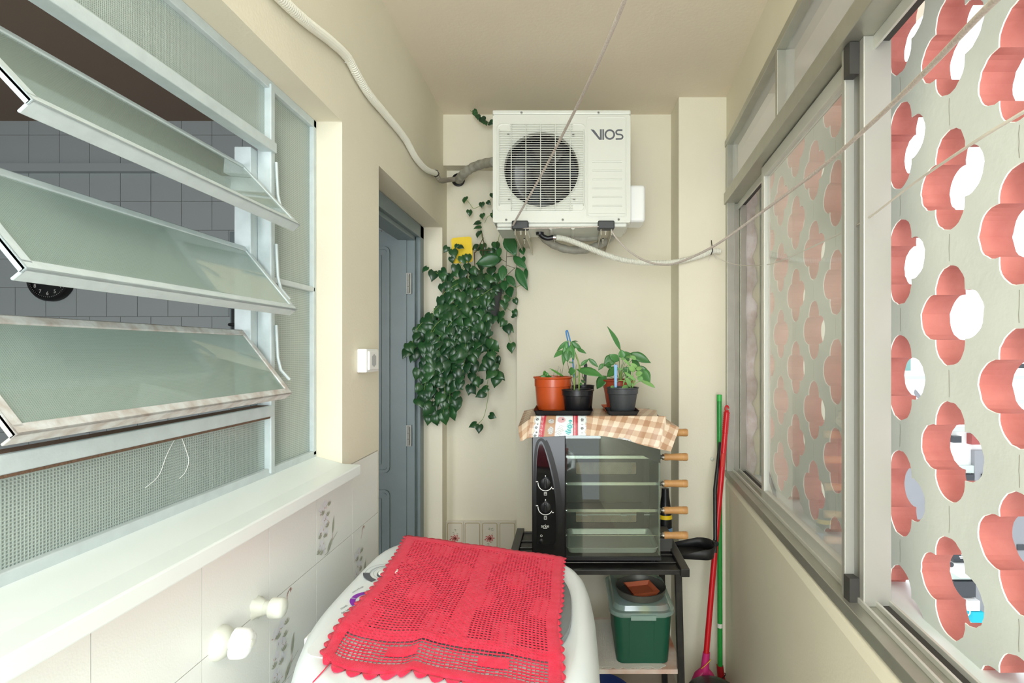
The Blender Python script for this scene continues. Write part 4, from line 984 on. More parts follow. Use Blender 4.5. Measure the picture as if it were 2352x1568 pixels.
b = MB()
def ft(u, v): return O(u, v, .0055)
for ky_ in (1108, 1163):
    ribbon(b, [(1253+17*math.cos(math.radians(a)), ky_+18*math.sin(math.radians(a))) for a in range(30, 186, 8)], 1.8, ft)
    ribbon(b, [(1231, ky_-3), (1236, ky_-3)], 2, ft); ribbon(b, [(1268, ky_+13), (1272, ky_+13)], 2, ft); ribbon(b, circ(1253, ky_-16, .8, 8), 1.4, ft, 0, True)
    for yy in (ky_+22, ky_+25, ky_+28): ribbon(b, [(1250, yy), (1256, yy)], 1, ft)
    ribbon(b, [(1250, ky_+21.5), (1250, ky_+28.5)], .8, ft); ribbon(b, [(1256, ky_+21.5), (1256, ky_+28.5)], .8, ft)
b.build('dial_markings', M['white_mark'], ov); b = MB(); b.merge(text_mb('arke', .0185, lambda u, v: O(1252, 1206.5, .0055)+Vector((u, 0, v)))); ribbon(b, [(1248, 1211.5), (1257, 1211.5)], 1.2, ft); b.build('logo_lettering', M['white_mark'], ov); b = MB()
ribbon(b, circ(1243.5, 1229, 2.2, 10), 1.0, ft, 0, True); ribbon(b, [(1243, 1240), (1243, 1246)], 1.6, ft); b.build('switch_markings', M['white_mark'], ov)
b = MB(); c_ = O(1243, 1241); b.lathe([(.0085, .003), (.0085, .008), (.006, .010), (0, .010)], c_, 20, axis=(0, -1, 0)); b.build('switch_button', M['black'], ov, 40)
# cavity
b = MB(); iy = OB-.03
b.box((OXM, iy, OZ0), (OXR, OB, OZ1)); b.box((OXM, OF+.06, OZ1-.012), (OXR, OB, OZ1)); b.box((OXM, OF, OZ0), (OXR, OB, OZ0+.012))
b.build('cavity_shell', mat('dark_grey_enamel', '#34352F', .4, var=.1), ov)
b = MB(); b.box((OXR-.004, OF+.02, OZ0+.012), (OXR, OB-.0, OZ1-.012)); b.build('side_panel', mat('steel_side_panel', '#8A918E', .3, metal=.6), ov)
b = MB()
pr2 = [(OF+.002, OZ1-.060), (OF+.004, OZ1-.045), (OF+.02, OZ1-.008), (OF+.06, OZ1), (OF+.06, OZ1-.012), (OF+.03, OZ1-.020), (OF+.012, OZ1-.045), (OF+.008, OZ1-.060)]
b.loft([[(OXR-.005, y, z) for y, z in pr2], [(OXR+.001, y, z) for y, z in pr2]]); b.loft([[(OXM, y, z) for y, z in pr2[1:7]], [(OXR, y, z) for y, z in pr2[1:7]]])
q = [(1396, 990), (1412, 1006), (1436, 1024), (1470, 1043), (1500, 1058), (1517, 1064), (1517, 990)]
b.loft([[O(u, v, -.005) for u, v in q], [O(u, v, -.012) for u, v in q]])
b.build('top_hood', M['blackmat'], ov, 40)
for yc in (1074, 1184):
    bu_ = thing('heating_burner', O(1398, yc)); bu_.parent = ov; bu_['_o'] = (O(1398, yc).x, iy, O(0, yc).z); bu_.location = Vector(bu_['_o'])-Vector(ov['_o'])
    x0_, x1_ = O(1326, 0).x*1.12, O(1459, 0).x*1.12; zc = EYE-(yc-VY)/FPX*iy
    b = MB(); b.plate(rrect(x0_-.05, zc-.062, x1_+.04, zc+.062, .012, 4), [rrect(x0_-.006, zc-.028, x1_+.006, zc+.028, .006, 4)], lambda u, v, t_: Vector((u, iy-.014+t_, v)), .014); b.build('burner_frame', M['blackmat'], bu_, bevel=.001)
    b = MB(); b.box((x0_-.006, iy-.004, zc-.028), (x1_+.006, iy+.001, zc+.028)); b.build('ceramic_plate', mat('burner_ceramic', '#B99B84', .8, var=.3, vscale=30), bu_)
    b = MB(); n_ = 34
    for k in range(-6, n_+1):
        for sg in (1, -1):
            xa = x0_+(x1_-x0_)*k/n_; xb = xa+.028*1.2
            if xa < x0_-.004 or xb > x1_+.006: continue
            pa, pb = (xa, zc-.028), (xb, zc+.028)
            if sg < 0: pa, pb = (xa, zc+.028), (xb, zc-.028)
            b.obox((pa[0], iy-.007, pa[1]), (pb[0], iy-.007, pb[1]), .0012, .0012, up=(0, 1, 0))
    b.build('mesh_guard', M['galv'], bu_)
b = MB()
for xx in (1340, 1440): b.box((O(xx, 0).x, iy-.03, O(0, 1216).z-.02), (O(xx, 0).x+.025, iy-.02, O(0, 1216).z-.012))
b.box((OXM, iy-.012, OZ0+.10), (OXR, iy-.002, OZ0+.106)); b.build('cavity_clip', M['steel'], ov)
tr = MB(); fz = OZ0+.022
tf = lambda u, v, z: Vector((u, v, fz+z))
rings(tr, [((OXM+.012, OXR-.012, OF+.018, OF+.235, .02), 0), ((OXM+.006, OXR-.006, OF+.012, OF+.245, .022), .020), ((OXM+.002, OXR-.002, OF+.008, OF+.25, .024), .021), ((OXM+.004, OXR-.004, OF+.010, OF+.248, .024), .023)], tf, cap=(True, False))
rings(tr, [((OXM+.010, OXR-.010, OF+.016, OF+.240, .02), .022), ((OXM+.018, OXR-.018, OF+.022, OF+.23, .018), .003)], tf, cap=(False, True))
tr.build('drip_tray', mat('aluminium_tray', '#C9CBC8', .35, metal=.35), ov, 40)
gl = MB(); fy = [(OF-.001, OZ0+.012), (OF-.001, OZ1-.115), (OF-.001, OZ1-.045)]
gl.loft([[(OXM, y, z) for y, z in fy]+[(OXM, y+.003, z) for y, z in reversed(fy)], [(OXR, y, z) for y, z in fy]+[(OXR, y+.003, z) for y, z in reversed(fy)]])
gl.build('glass_front', clear_glass('oven_glass', (.82, .87, .83), .045, .01, (.5, .52, .5), 0), ov)
b = MB(); b.tube([(OXM+.002, OF-.003, OZ0+.012), (OXM+.002, OF-.003, OZ1-.11)], .0012, 6); b.box((OXM, OF-.006, OZ0), (OXR+.002, OF+.006, OZ0+.013)); b.build('front_trim', M['blackmat'], ov)
for xx in (OXL+.03, OXR-.03):
    for yy in (OF+.03, OB-.03):
        b = MB(); b.lathe([(.012, -.018), (.014, 0)], (xx, yy, OZ0+.001), 12); b.build('foot', M['black'], ov, 40)
for i, yc in enumerate((993, 1049, 1110, 1171.5, 1229)):
    yy = OF+.065; zc = EYE-(yc-VY)/FPX*yy; kx_ = yy/FPX
    X = lambda px: (px-VX)*kx_
    nm = ('half hidden behind the checked cloth', 'the highest below the checked cloth', 'second of the four fully visible ones', 'third of the four fully visible ones', 'the lowest, just above the drip tray')[i]
    sp = thing('oven_spit', (X(1420), yy, zc), 'steel spit with turned wooden handle, '+nm, 'spit', 'spits across the rotisserie oven')
    b = MB(); b.obox((X(1302), yy, zc), (X(1514), yy, zc), .011 if i < 4 else .003, .012 if i < 4 else .003); b.lathe([(.009, 0), (.009, .006)], (X(1299), yy, zc), 14, axis=(1, 0, 0)); b.build('rod', M['chrome'], sp)
    b = MB(); L0 = X(1511); b.lathe([(.006, 0), (.011, .002), (.0075, .007), (.011, .011), (.007, .015), (.0125, .019), (.0125, .025)], (L0, yy, zc), 20, axis=(1, 0, 0)); b.build('ferrule', M['chrome'], sp, 50)
    b = MB(); b.lathe([(.0125, .025), (.0150, .029), (.0145, .040), (.0135, .055), (.0150, .080), (.0158, .098), (.0152, .0995), (.0152, .101), (.0158, .1025), (.0162, .118), (.0145, .123), (0, .1235)], (L0, yy, zc), 24, axis=(1, 0, 0)); b.build('wooden_handle', M['wood'], sp, 50)
# things on the rack right of the oven
t = thing('bottle', W(1530, 1262, 2.36), 'small black bottle with a yellow band standing behind the spit handles', 'bottle')
c_ = W(1528, 0, 2.40); zz = RZ+.002
b = MB(); b.lathe([(.030, 0), (.031, .10), (.026, .15), (.018, .20), (.016, .235), (0, .237)], (c_.x, 2.40, zz), 24); b.build('bottle_body', M['black'], t, 50)
b = MB(); b.lathe([(.0314, .100), (.0300, .118)], (c_.x, 2.40, zz), 24, cap=(False, False)); b.build('yellow_band', M['yellow'], t, 50)
b = MB(); b.lathe([(.0316, .02), (.0318, .06)], (c_.x, 2.40, zz), 24, cap=(False, False)); b.build('label', M['lblue'], t, 50)
b = MB(); rings(b, [((.384, .440, 2.26, 2.38, .006), RZ+.002), ((.380, .444, 2.25, 2.39, .008), RZ+.060)]); b.box((.386, 2.27, RZ+.058), (.438, 2.37, RZ+.075)); b.build('grey_box', mat('grey_plastic_box', '#55534F', .5), None, bevel=.002, label='dark grey plastic box on the rack right of the oven', cat='box')
# dustpan and brooms
t = thing('dustpan', W(1600, 1270, 2.30), 'black long-handled dustpan with its lip resting on the rack corner', 'dustpan')
b = MB(); n_ = 15; dz = EYE-.845
out_ = []
for k in range(n_):
    a = -PI/2+PI*k/(n_-1); out_.append((.575+.050*math.cos(a), 2.30+.075*math.sin(a)))
base = [(.425, 2.225)]+out_+[(.425, 2.375)]
top_ = [(.425, 2.225, .003)]+[(x+.008*(x > .58), y, .020+.030*min(1, (x-.43)/.19)) for x, y in out_]+[(.425, 2.375, .003)]
bz = lambda x: dz-.028-.012*(x-.42)/.2
b.add([(x, y, bz(x)) for x, y in base], [tuple(reversed(range(len(base))))])
b.add([(x, y, bz(x)) for x, y in base]+[(x, y, bz(x)+h) for x, y, h in top_], [(i, i+1, len(base)+i+1, len(base)+i) for i in range(len(base)-1)])
b.build('pan', M['blackmat'], t, 50, solid=.003)
b = MB(); b.tube([(.635, 2.30, dz-.035), (.642, 2.32, dz+.01), (.652, 2.36, EYE-.62), (.706, 2.47, EYE-.43)], .0085, 10); b.lathe([(.012, -.012), (.012, .012)], (.640, 2.31, dz+.004), 10, axis=(0, 1, 0)); b.build('handle', M['black'], t, 60)
t = thing('broom', W(1640, 1540, 2.30), 'broom with bright red handle and magenta head leaning in the window corner', 'broom', 'brooms in the corner')
p0, p1 = W(1669, 950, 2.44), W(1621, 1514, 2.30); dr = (p1-p0).normalized()
b = MB(); b.tube([p0, p1], .0125, 16); b.build('pole', M['red'], t, 60)
b = MB(); P = [p0-dr*.012+dr*k*.0045 for k in range(24)]; b.tube(P, .014, 14, rf=lambda i, L: .0145-.002*(i % 2)-(.004 if i < 1 else 0)); b.build('hand_grip', M['red'], t, 60)
b = MB(); P = circ(0, 0, .009, 16); b.tube([p0-dr*.010+Vector((u*.8, -.0, v*1.4+.014)) for u, v in P], .0045, 8); b.build('hanging_loop', M['red'], t, 60)
b = MB(); q = W(1659, 1055, 2.41); b.obox(q+Vector((-.001, -.0135, .03)), q+Vector((-.005, -.0155, -.03)), .012, .002, up=(0, 1, 0)); b.build('label', M['redmark'], t)
def broomhead(t_, top, bot, w, dpt, m1, m2, mb_c):
    b = MB(); d = (bot-top).normalized()
    b.lathe([(.0155, -.01), (.0175, .05), (.022, .07)], top, 18, axis=d); b.build('socket', m1, t_, 60)
    b = MB(); c0 = top+d*.065; R1 = lambda s2, ww, dd: [c0+d*s2+Vector((u, v, 0)) for u, v in rrect(-ww, -dd, ww, dd, min(ww, dd)*.8, 4)]
    b.loft([R1(0, .022, .018), R1(.02, w*.8, dpt), R1(.05, w, dpt), R1(.06, w, dpt)]); b.build('head_block', m1, t_, 60)
    b = MB(); rnd = random.Random(9)
    for k in range(90):
        u, v = rnd.uniform(-w, w)*.93, rnd.uniform(-dpt, dpt)*.9; s0 = c0+d*.055+Vector((u, v, 0)); e = Vector((s0.x*1+u*.25, s0.y+v*.4, .004+rnd.random()*.006)); b.tube([s0, (s0+e)/2+Vector((rnd.uniform(-.004, .004), 0, 0)), e], .0016, 4)
    b.build('bristles', m2, t_, kind='stuff')
broomhead(t, p1-dr*.02, Vector((p1.x-.02, p1.y, .1)), .052, .024, M['pink'], M['redd'], 0)
b = MB(); q = p1+dr*.01; b.tube([q+Vector((.020*math.cos(a), -.003+.020*math.sin(a)-.003, .024*math.cos(a+.6)-.006)) for a in [k*.35 for k in range(19)]], .0014, 5); b.build('yellow_tie', M['yellow'], t)
t = thing('broom', W(1655, 1560, 2.45), 'broom with green handle and red head standing against the pillar', 'broom', 'brooms in the corner')
p0, p1 = W(1652, 906, 2.50), W(1654, 1548, 2.44); dr = (p1-p0).normalized()
b = MB(); b.tube([p0, p1], .0115, 16); b.build('pole', M['green'], t, 60)
b = MB(); b.lathe([(.0122, 0), (.0122, .03)], p0, 16, axis=dr); b.build('end_cap', mat('bright_green', '#35B44A', .4), t, 60)
b = MB(); b.lathe([(.0119, .0), (.0119, .018)], W(1653.5, 1431, 2.4485), 16, axis=dr); b.build('tape_band', M['ivory'], t, 60, label='cream tape band')
broomhead(t, p1-dr*.03, Vector((p1.x+.01, p1.y, .1)), .055, .02, M['redd'], M['red'], 0)
b = MB(); q = p1-dr*.0; b.tube([q+Vector((.024*math.cos(a), -.003+.020*math.sin(a), .018*math.cos(a+.3)-.012)) for a in [k*.35 for k in range(19)]], .002, 5); b.build('dark_tie', M['black'], t)
t = thing('bucket', W(1620, 1640, 2.12), 'black round bucket on the floor in front of the brooms, only its rim in view', 'bucket')
c_ = W(1622, 0, 2.08); zr = .262
b = MB(); b.lathe([(.075, .002), (.095, zr-.01), (.102, zr), (.098, zr+.004), (.094, zr-.01), (.07, .01), (0, .01)], (.585, 2.15, 0), 40, cap=(True, True)); b.build('bucket_body', M['black'], t, 50)
b = MB(); b.lathe([(.099, zr+.003), (.09, zr+.010), (.06, zr+.016), (0, zr+.018)], (.585, 2.15, 0), 40, cap=(False, True)); b.build('bucket_lid', M['black'], t, 60)

# ------------------------------------------------------------------ checked cloth draped over the oven
OT = EYE-.265
RB = [(1204, 943, 2.385), (1242, 936, 2.42), (1330, 937, 2.43), (1400, 937, 2.43), (1468, 937, 2.43), (1506, 950, 2.36), (1530, 962, 2.30)]
RF = [(1190, 980, 2.125), (1234, 957, 2.135), (1330, 955.5, 2.135), (1400, 956, 2.135), (1462, 957, 2.135), (1506, 964, 2.135), (1560, 981, 2.125)]
RD = [(1196, 1012, 2.10), (1227, 1004, 2.105), (1330, 999, 2.112), (1384, 1001, 2.112), (1440, 1011, 2.110), (1487, 1024, 2.108), (1541, 1037, 2.10)]
CB, CF, CD = [catmull([W(*p) for p in r], 54) for r in (RB, RF, RD)]
for r_ in (CB, CF):
    for v in r_:
        if -.158 < v.x < .39: v.z = OT+.0012
nU = len(CB); vs = []; cols = []
def pat(u, v):
    """printed design; u, v in mm from the front edge of the cloth"""
    dk, md, lt = (.47, .27, .155), (.62, .43, .29), (.80, .66, .50)
    def ging(u, v):
        a = int(math.floor(u/24)) % 2; b_ = int(math.floor(v/24)) % 2; c_ = (dk, md, lt)[2-(a+b_)]
        return c_
    white, blk, red = (.82, .83, .82), (.06, .06, .07), (.55, .03, .06)
    x = u
    if -146 < x < 74:
        sc_ = 6*abs(math.sin(v/9.5))
        if x < -140-sc_+6 or x > 66+sc_: return ging(u, v)
        if x < -136-sc_+6 or x > 62.5+sc_: return (.35, .35, .36) if (int(v/2) % 2) else white
        def fl(cx, cy, r):
            d = math.hypot(x-cx, v-cy); a = math.atan2(v-cy, x-cx)
            return d < r*(.45+.55*abs(math.cos(a*3))) and d > r*.18
        for cy in (-150, -110, -70, -30, 12, 46, 80):
            if fl(-128, cy, 7) or fl(52, cy+2, 7) or fl(-124, cy+20, 4) or fl(52, cy+20, 4): return blk
        if -118 < x < -116 or 37 < x < 38.5: return blk
        if -114 < x < -93 or 14 < x < 34:
            if x < -112 or x > 32.5 or -95 < x < -93 or 14 < x < 15.5: return blk if int(v/2.2) % 2 else red
            return (.85, .8, .8) if ((x*1.0+7*(int(v/5) % 2)) % 7 < 2.2 and v % 5 < 2.2) else red
        if -93 < x < -55: 
            if math.hypot((x+72)/12, (v-20)/9) < 1 or math.hypot((x+70)/10, (v-58)/16) < 1: return (.75, .76, .75) if (int(x/2)+int(v/2)) % 2 else (.3, .3, .3)
            return dk
        if math.hypot((x+32)/16, (v-14)/12) < 1: return (.72, .45, .48) if math.hypot(x+27, v-12) > 3.5 else blk
        for cx, cy in ((-30, 46), (-45, 70), (-38, 58)):
            d = math.hypot(x-cx, v-cy)
            if d < 14 and int(d/2.2+math.atan2(v-cy, x-cx)/3.14) % 3 == 0: return (.5, .52, .52)
        if math.hypot(x-2, v-40) < 13 or math.hypot(x+3, v-62) < 12 or math.hypot(x-4, v-20) < 6:
            d = math.hypot(x-2, v-42); return (.02, .40, .42) if int(d/3+math.atan2(v-42, x-2)/6.28) % 3 else (.5, .75, .74)
        return (.78, .84, .85)
    cx, cy = 268, 128; a = math.atan2(v-cy, u-cx); d = math.hypot((u-cx)/78, (v-cy)/62)
    lim = 1+.05*abs(math.sin(a*9))
    if d < lim:
        if d > lim-.05: return (.45, .45, .46)
        for q in range(9):
            aq = -PI+q*PI/8+.2; fx, fy = cx+78*.78*math.cos(aq), cy+62*.78*math.sin(aq); r = math.hypot(u-fx, v-fy); an = math.atan2(v-fy, u-fx)
            if q % 2 == 0 and r < 13*(.4+.6*abs(math.cos(an*3))) and r > 3: return (.13, .13, .14) if r > 6 else (.4, .4, .4)
        if d < .5: return red
        return white
    if math.hypot((u-215)/32, (v+215)/60) < 1: return (.10, .45, .48)
    return ging(u, v)
rowsN = (60, 46)
for k in range(rowsN[0]+rowsN[1]+1):
    for i in range(nU):
        if k <= rowsN[0]:
            t_ = k/rowsN[0]; p = CB[i].lerp(CF[i], t_); L = (CF[i]-CB[i]).length; vv = -(1-t_)*L*1000
        else:
            t_ = (k-rowsN[0])/rowsN[1]; p = CF[i].lerp(CD[i], t_); L = (CD[i]-CF[i]).length; vv = t_*L*1000
            p = p+Vector((0, -.010*math.sin(min(1, t_*2.2)*PI/2)*(1-t_*.3)-.0035*math.sin(i*.11)*t_-.005*math.sin(i*.047+2)*t_, 0))
        uu = CF[i].x*1000; tilt = max(0, uu-60)*.16
        vs.append(p); cols.append(pat(uu+vv*.10*(uu > 60)*min(1, max(0, uu-60)/150), vv-tilt*(1 if vv > -150 else .5)+(tilt*0)))
fs = []
R_n = rowsN[0]+rowsN[1]+1
for k in range(R_n-1):
    for i in range(nU-1): fs.append((k*nU+i, (k+1)*nU+i, (k+1)*nU+i+1, k*nU+i+1))
b = MB(); b.add(vs, fs); o = b.build('checked_cloth', vcol_mat('printed_oilcloth', .35), None, 180, label='brown and cream checked oilcloth with a printed lace and cow band draped over the oven', cat='cloth')
at = o.data.color_attributes.new('print', 'FLOAT_COLOR', 'POINT')
for i, c_ in enumerate(cols): at.data[i].color = (*c_, 1)
o.modifiers.new('thick', 'SOLIDIFY').thickness = .0008

# ------------------------------------------------------------------ trays and pots on the oven
def tray(x0, x1, y0, y1, h, m, lab, z):
    b = MB(); rings(b, [((x0+.008, x1-.008, y0+.006, y1-.006, .008), z), ((x0, x1, y0, y1, .010), z+h), ((x0-.003, x1+.003, y0-.003, y1+.003, .011), z+h+.001)], cap=(True, False))
    rings(b, [((x0+.001, x1-.001, y0+.001, y1-.001, .010), z+h+.001), ((x0+.010, x1-.010, y0+.008, y1-.008, .008), z+.002)], cap=(False, True))
    return b.build('plant_tray', m, None, 40, label=lab, cat='tray', group='trays under the potted plants')
TZ = OT+.003
tray(-.146, .094, 2.150, 2.44, .018, M['black'], 'long black tray under the orange pot and the glossy black pots', TZ)
tray(.154, .285, 2.150, 2.295, .016, M['blackmat'], 'small square black tray under the dark grey pot', TZ)
tray(.148, .280, 2.305, 2.44, .014, M['terral'], 'square terracotta-coloured tray under the brownish red pot', TZ)
def pot(name, x, y, z, rt, rb, h, m, lab, style=0, n=48):
    t = thing(name, (x, y, z), lab, 'plant pot')
    b = MB()
    if style == 0: prof = [(rb*.98, 0), (rb, .004), (rb*1.02, h*.05), (rb*1.01, h*.055), (rt*.90, h*.70), (rt*.93, h*.71), (rt*.935, h*.93), (rt*.98, h*.945), (rt, h*.965), (rt, h*.99), (rt*.97, h), (rt*.90, h*.985), (rt*.88, h*.86)]
    else: prof = [(rb*.96, 0), (rb, .003), (rt*.90, h*.74), (rt*.95, h*.76), (rt*.96, h*.95), (rt, h*.965), (rt, h), (rt*.93, h), (rt*.90, h*.86)]
    b.lathe(prof, (x, y, z), n, cap=(True, False)); b.build('pot_body', m, t, 45)
    b = MB(); b.lathe([(rt*.895, h*.86), (rt*.5, h*.885), (0, h*.875)], (x, y, z), 24, cap=(False, True)); b.build('soil', M['soil'], t)
    return t
PZ = TZ+.003
def cz(px, d): return (px-VX)/FPX*d
p_or = pot('plant_pot', cz(1270, 2.355), 2.355, PZ, .088, .071, .146, M['orange'], 'bright orange round pot with a tiny leafy sprig at the left end')
p_bk = pot('plant_pot', cz(1326, 2.235), 2.235, PZ, .068, .052, .096, M['black'], 'glossy black pot in front with a tall drooping plant and blue stake', 1)
p_bb = pot('plant_pot', cz(1339, 2.385), 2.378, PZ, .052, .040, .105, M['black'], 'black pot behind the glossy one, with a black plant marker', 1)
p_rd = pot('plant_pot', cz(1421, 2.378), 2.378, PZ, .075, .052, .132, M['terra'], 'brownish red pot with a large leafy lily, standing at the back right')
p_gr = pot('plant_pot', cz(1430, 2.222), 2.222, PZ, .068, .049, .107, M['potgrey'], 'matt dark grey pot with a pale sprawling plant and a light blue marker', 1)
def c3(x, y, d): return W(1180+x/6.918, 740+y/6.918, d)
NV = Vector((0, -1, .35))
def leaves(parent, lst, d, m, name='foliage', wave=0, kind='lance'):
    b = MB(); rnd = random.Random(len(lst))
    for it in lst:
        bx, by, tx, ty, w = it[:5]; dd = it[5] if len(it) > 5 else rnd.uniform(-.03, .03)
        n = Vector((rnd.uniform(-.5, .5), -1, rnd.uniform(.1, .8)))
        b.leaf(c3(bx, by, d), c3(tx, ty, d+dd), w/6.918/FPX*d*1.4, n, kind=kind, droop=.18, wave=wave)
    return b.build(name, m, parent, 180, solid=.0006)
def stems(parent, lst, d, m, name='stems'):
    b = MB()
    for P, r in lst: b.tube(catmull([c3(x, y, d+(dd[0] if dd else 0)) for x, y, *dd in P], 6), r, 7, rf=lambda i, L, r=r: r*(1-.45*i/L))
    return b.build(name, m, parent, 180)
# orange pot sprig
leaves(p_or, [(510, 880, 420, 860, 50), (510, 880, 440, 840, 40), (515, 870, 480, 765, 45), (515, 850, 500, 790, 50), (520, 870, 560, 830, 50), (525, 880, 605, 870, 45), (515, 850, 540, 800, 40), (530, 890, 590, 890, 40), (800, 865, 580, 735, 22, -.05)], 2.33, M['leafb'], kind='round')
stems(p_or, [([(640, 900), (635, 850), (640, 780)], .0009), ([(685, 900), (695, 790), (712, 695)], .0009), ([(730, 900), (750, 800), (730, 705)], .0009), ([(740, 890), (775, 780), (785, 690)], .0009), ([(640, 780), (660, 760), (690, 760)], .0007), ([(515, 895), (515, 850)], .002)], 2.33, M['stemb'])
# front black pot
leaves(p_bk, [(870, 290, 675, 460, 48), (850, 325, 778, 690, 78), (905, 350, 950, 602, 78), (860, 430, 850, 628, 100), (780, 450, 635, 553, 62), (925, 305, 1092, 455, 55), (1005, 420, 1152, 490, 46), (925, 300, 975, 425, 75), (935, 300, 1018, 300, 18), (835, 310, 830, 430, 40), (1010, 745, 1425, 845, 125, -.05), (978, 765, 862, 795, 95), (1062, 690, 1195, 580, 46), (1190, 575, 1345, 712, 52), (930, 620, 935, 650, 20), (870, 625, 938, 650, 16), (1000, 860, 1020, 870, 30), (1100, 960, 1080, 900, 35), (1060, 960, 1075, 1000, 30)], 2.235, M['leafm'])
stems(p_bk, [([(1035, 1085), (1040, 850), (1032, 650), (960, 440), (890, 300)], .0034), ([(962, 1080), (965, 900), (985, 765), (1015, 742)], .0030), ([(965, 1080), (950, 900), (935, 820)], .0018), ([(1045, 800), (1060, 690), (1075, 670)], .0015)], 2.235, M['stem'])
stems(p_bk, [([(945, 1010), (890, 800), (850, 620), (828, 480)], .0013), ([(1120, 960), (1080, 780), (1030, 640), (970, 520)], .0014), ([(990, 1060), (985, 820), (993, 670)], .0012), ([(915, 1080), (912, 1010)], .003)], 2.25, M['stemb'], 'dry_stems')
b = MB(); P = [(900, 440), (872, 380), (858, 290), (832, 160), (840, 135), (856, 140), (878, 220), (900, 310), (930, 480), (960, 900)]
b.tube(catmull([c3(x, y, 2.25) for x, y in P], 8), .0028, 8); b.build('plant_stake', M['blue'], None, 180, label='blue bent wire stake rising above the drooping plant in the glossy black pot', cat='plant stake')
b = MB(); q = [(1115, 1040), (1113, 680), (1120, 655), (1142, 640), (1163, 655), (1170, 680), (1150, 1040)]
b.loft([[c3(x, y, 2.375) for x, y in q], [c3(x, y, 2.375)+Vector((0, .002, 0)) for x, y in q]]); b.build('plant_marker', M['blackmat'], None, label='black rounded plant marker standing in the pot behind the glossy black one', cat='plant marker')
b = MB(); q = [(1600, 1035), (1594, 670), (1645, 672), (1640, 1035)]
b.loft([[c3(x, y, 2.185) for x, y in q], [c3(x, y, 2.185)+Vector((0, .006, 0)) for x, y in q]]); b.box(tuple(c3(1612, 668, 2.185)), tuple(c3(1628, 658, 2.19)), 1); b.build('plant_marker', [M['lblue'], M['black']], None, bevel=.001, label='light blue plastic plant marker stuck in the dark grey pot', cat='plant marker')
leaves(p_bb, [(1120, 900, 1085, 850, 30), (1130, 930, 1100, 960, 34)], 2.36, M['leafb'])
# lily in the red pot
leaves(p_rd, [(1700, 440, 1500, 55, 62, -.02), (1740, 570, 1700, 430, 95), (1730, 560, 1860, 480, 100), (1855, 490, 2182, 640, 110), (1672, 610, 1520, 510, 90), (1600, 540, 1435, 690, 130), (1600, 640, 1440, 690, 60), (1425, 655, 1345, 760, 50), (1465, 850, 1312, 1055, 130), (1650, 715, 1472, 865, 105), (1480, 660, 1540, 745, 70), (1770, 560, 1850, 605, 60), (1880, 590, 2025, 790, 90), (1990, 690, 2165, 850, 70), (2010, 740, 2170, 960, 130), (1750, 720, 1865, 830, 90), (1770, 830, 1845, 860, 60), (1890, 700, 2040, 800, 70), (1800, 900, 1870, 960, 70)], 2.36, M['leafm'])
st = [([(1690, 950), (1680, 700), (1682, 480)], .0016)]
for tx, ty in ((1740, 560), (1855, 490), (1672, 600), (1650, 715), (1770, 560), (1880, 590), (1990, 690), (1465, 850), (1425, 655), (1750, 720), (1890, 700)):
    st.append(([(1690+random.uniform(-25, 25), 950), ((1690*1.4+tx*.6)/2, (950+ty)/2), (tx, ty)], .0015))
stems(p_rd, st, 2.37, M['leafb']); stems(p_rd, [([(1700, 950), (1700, 860), (1705, 780)], .0065)], 2.37, M['stem'], 'crown')
# pale plant in the grey pot
M['leafp'] = mat('pale_leaf', '#6FA05E', .5, col2='#8DB96B', island=1)
leaves(p_gr, [(1748, 1000, 1782, 1090, 100), (1940, 830, 2042, 800, 70), (1840, 700, 1925, 785, 60), (1975, 870, 2045, 920, 70), (1855, 540, 1950, 590, 50), (1850, 560, 1780, 540, 40), (2030, 930, 2245, 1025, 55), (1860, 1030, 1790, 880, 60), (1960, 760, 2030, 700, 60), (1860, 660, 1980, 720, 45), (1600, 1035, 1545, 1025, 40), (1830, 950, 1890, 860, 50), (1880, 1000, 1800, 960, 50), (1640, 735, 1730, 745, 24), (1760, 790, 1945, 930, 40), (1700, 585, 1760, 570, 30), (1745, 590, 1860, 690, 34)], 2.215, M['leafp'], kind='round')
stems(p_gr, [([(1740, 1000), (1800, 800), (1850, 560)], .0022), ([(1885, 1030), (1900, 900), (1890, 800), (1940, 740)], .0022), ([(1880, 1035), (1950, 960), (2040, 930), (2100, 950)], .0022), ([(1865, 1040), (1790, 950), (1690, 925), (1590, 970)], .0018), ([(1895, 1030), (1940, 900), (1975, 860)], .0018), ([(1745, 990), (1745, 960), (1745, 920)], .002)], 2.215, M['leafp'])

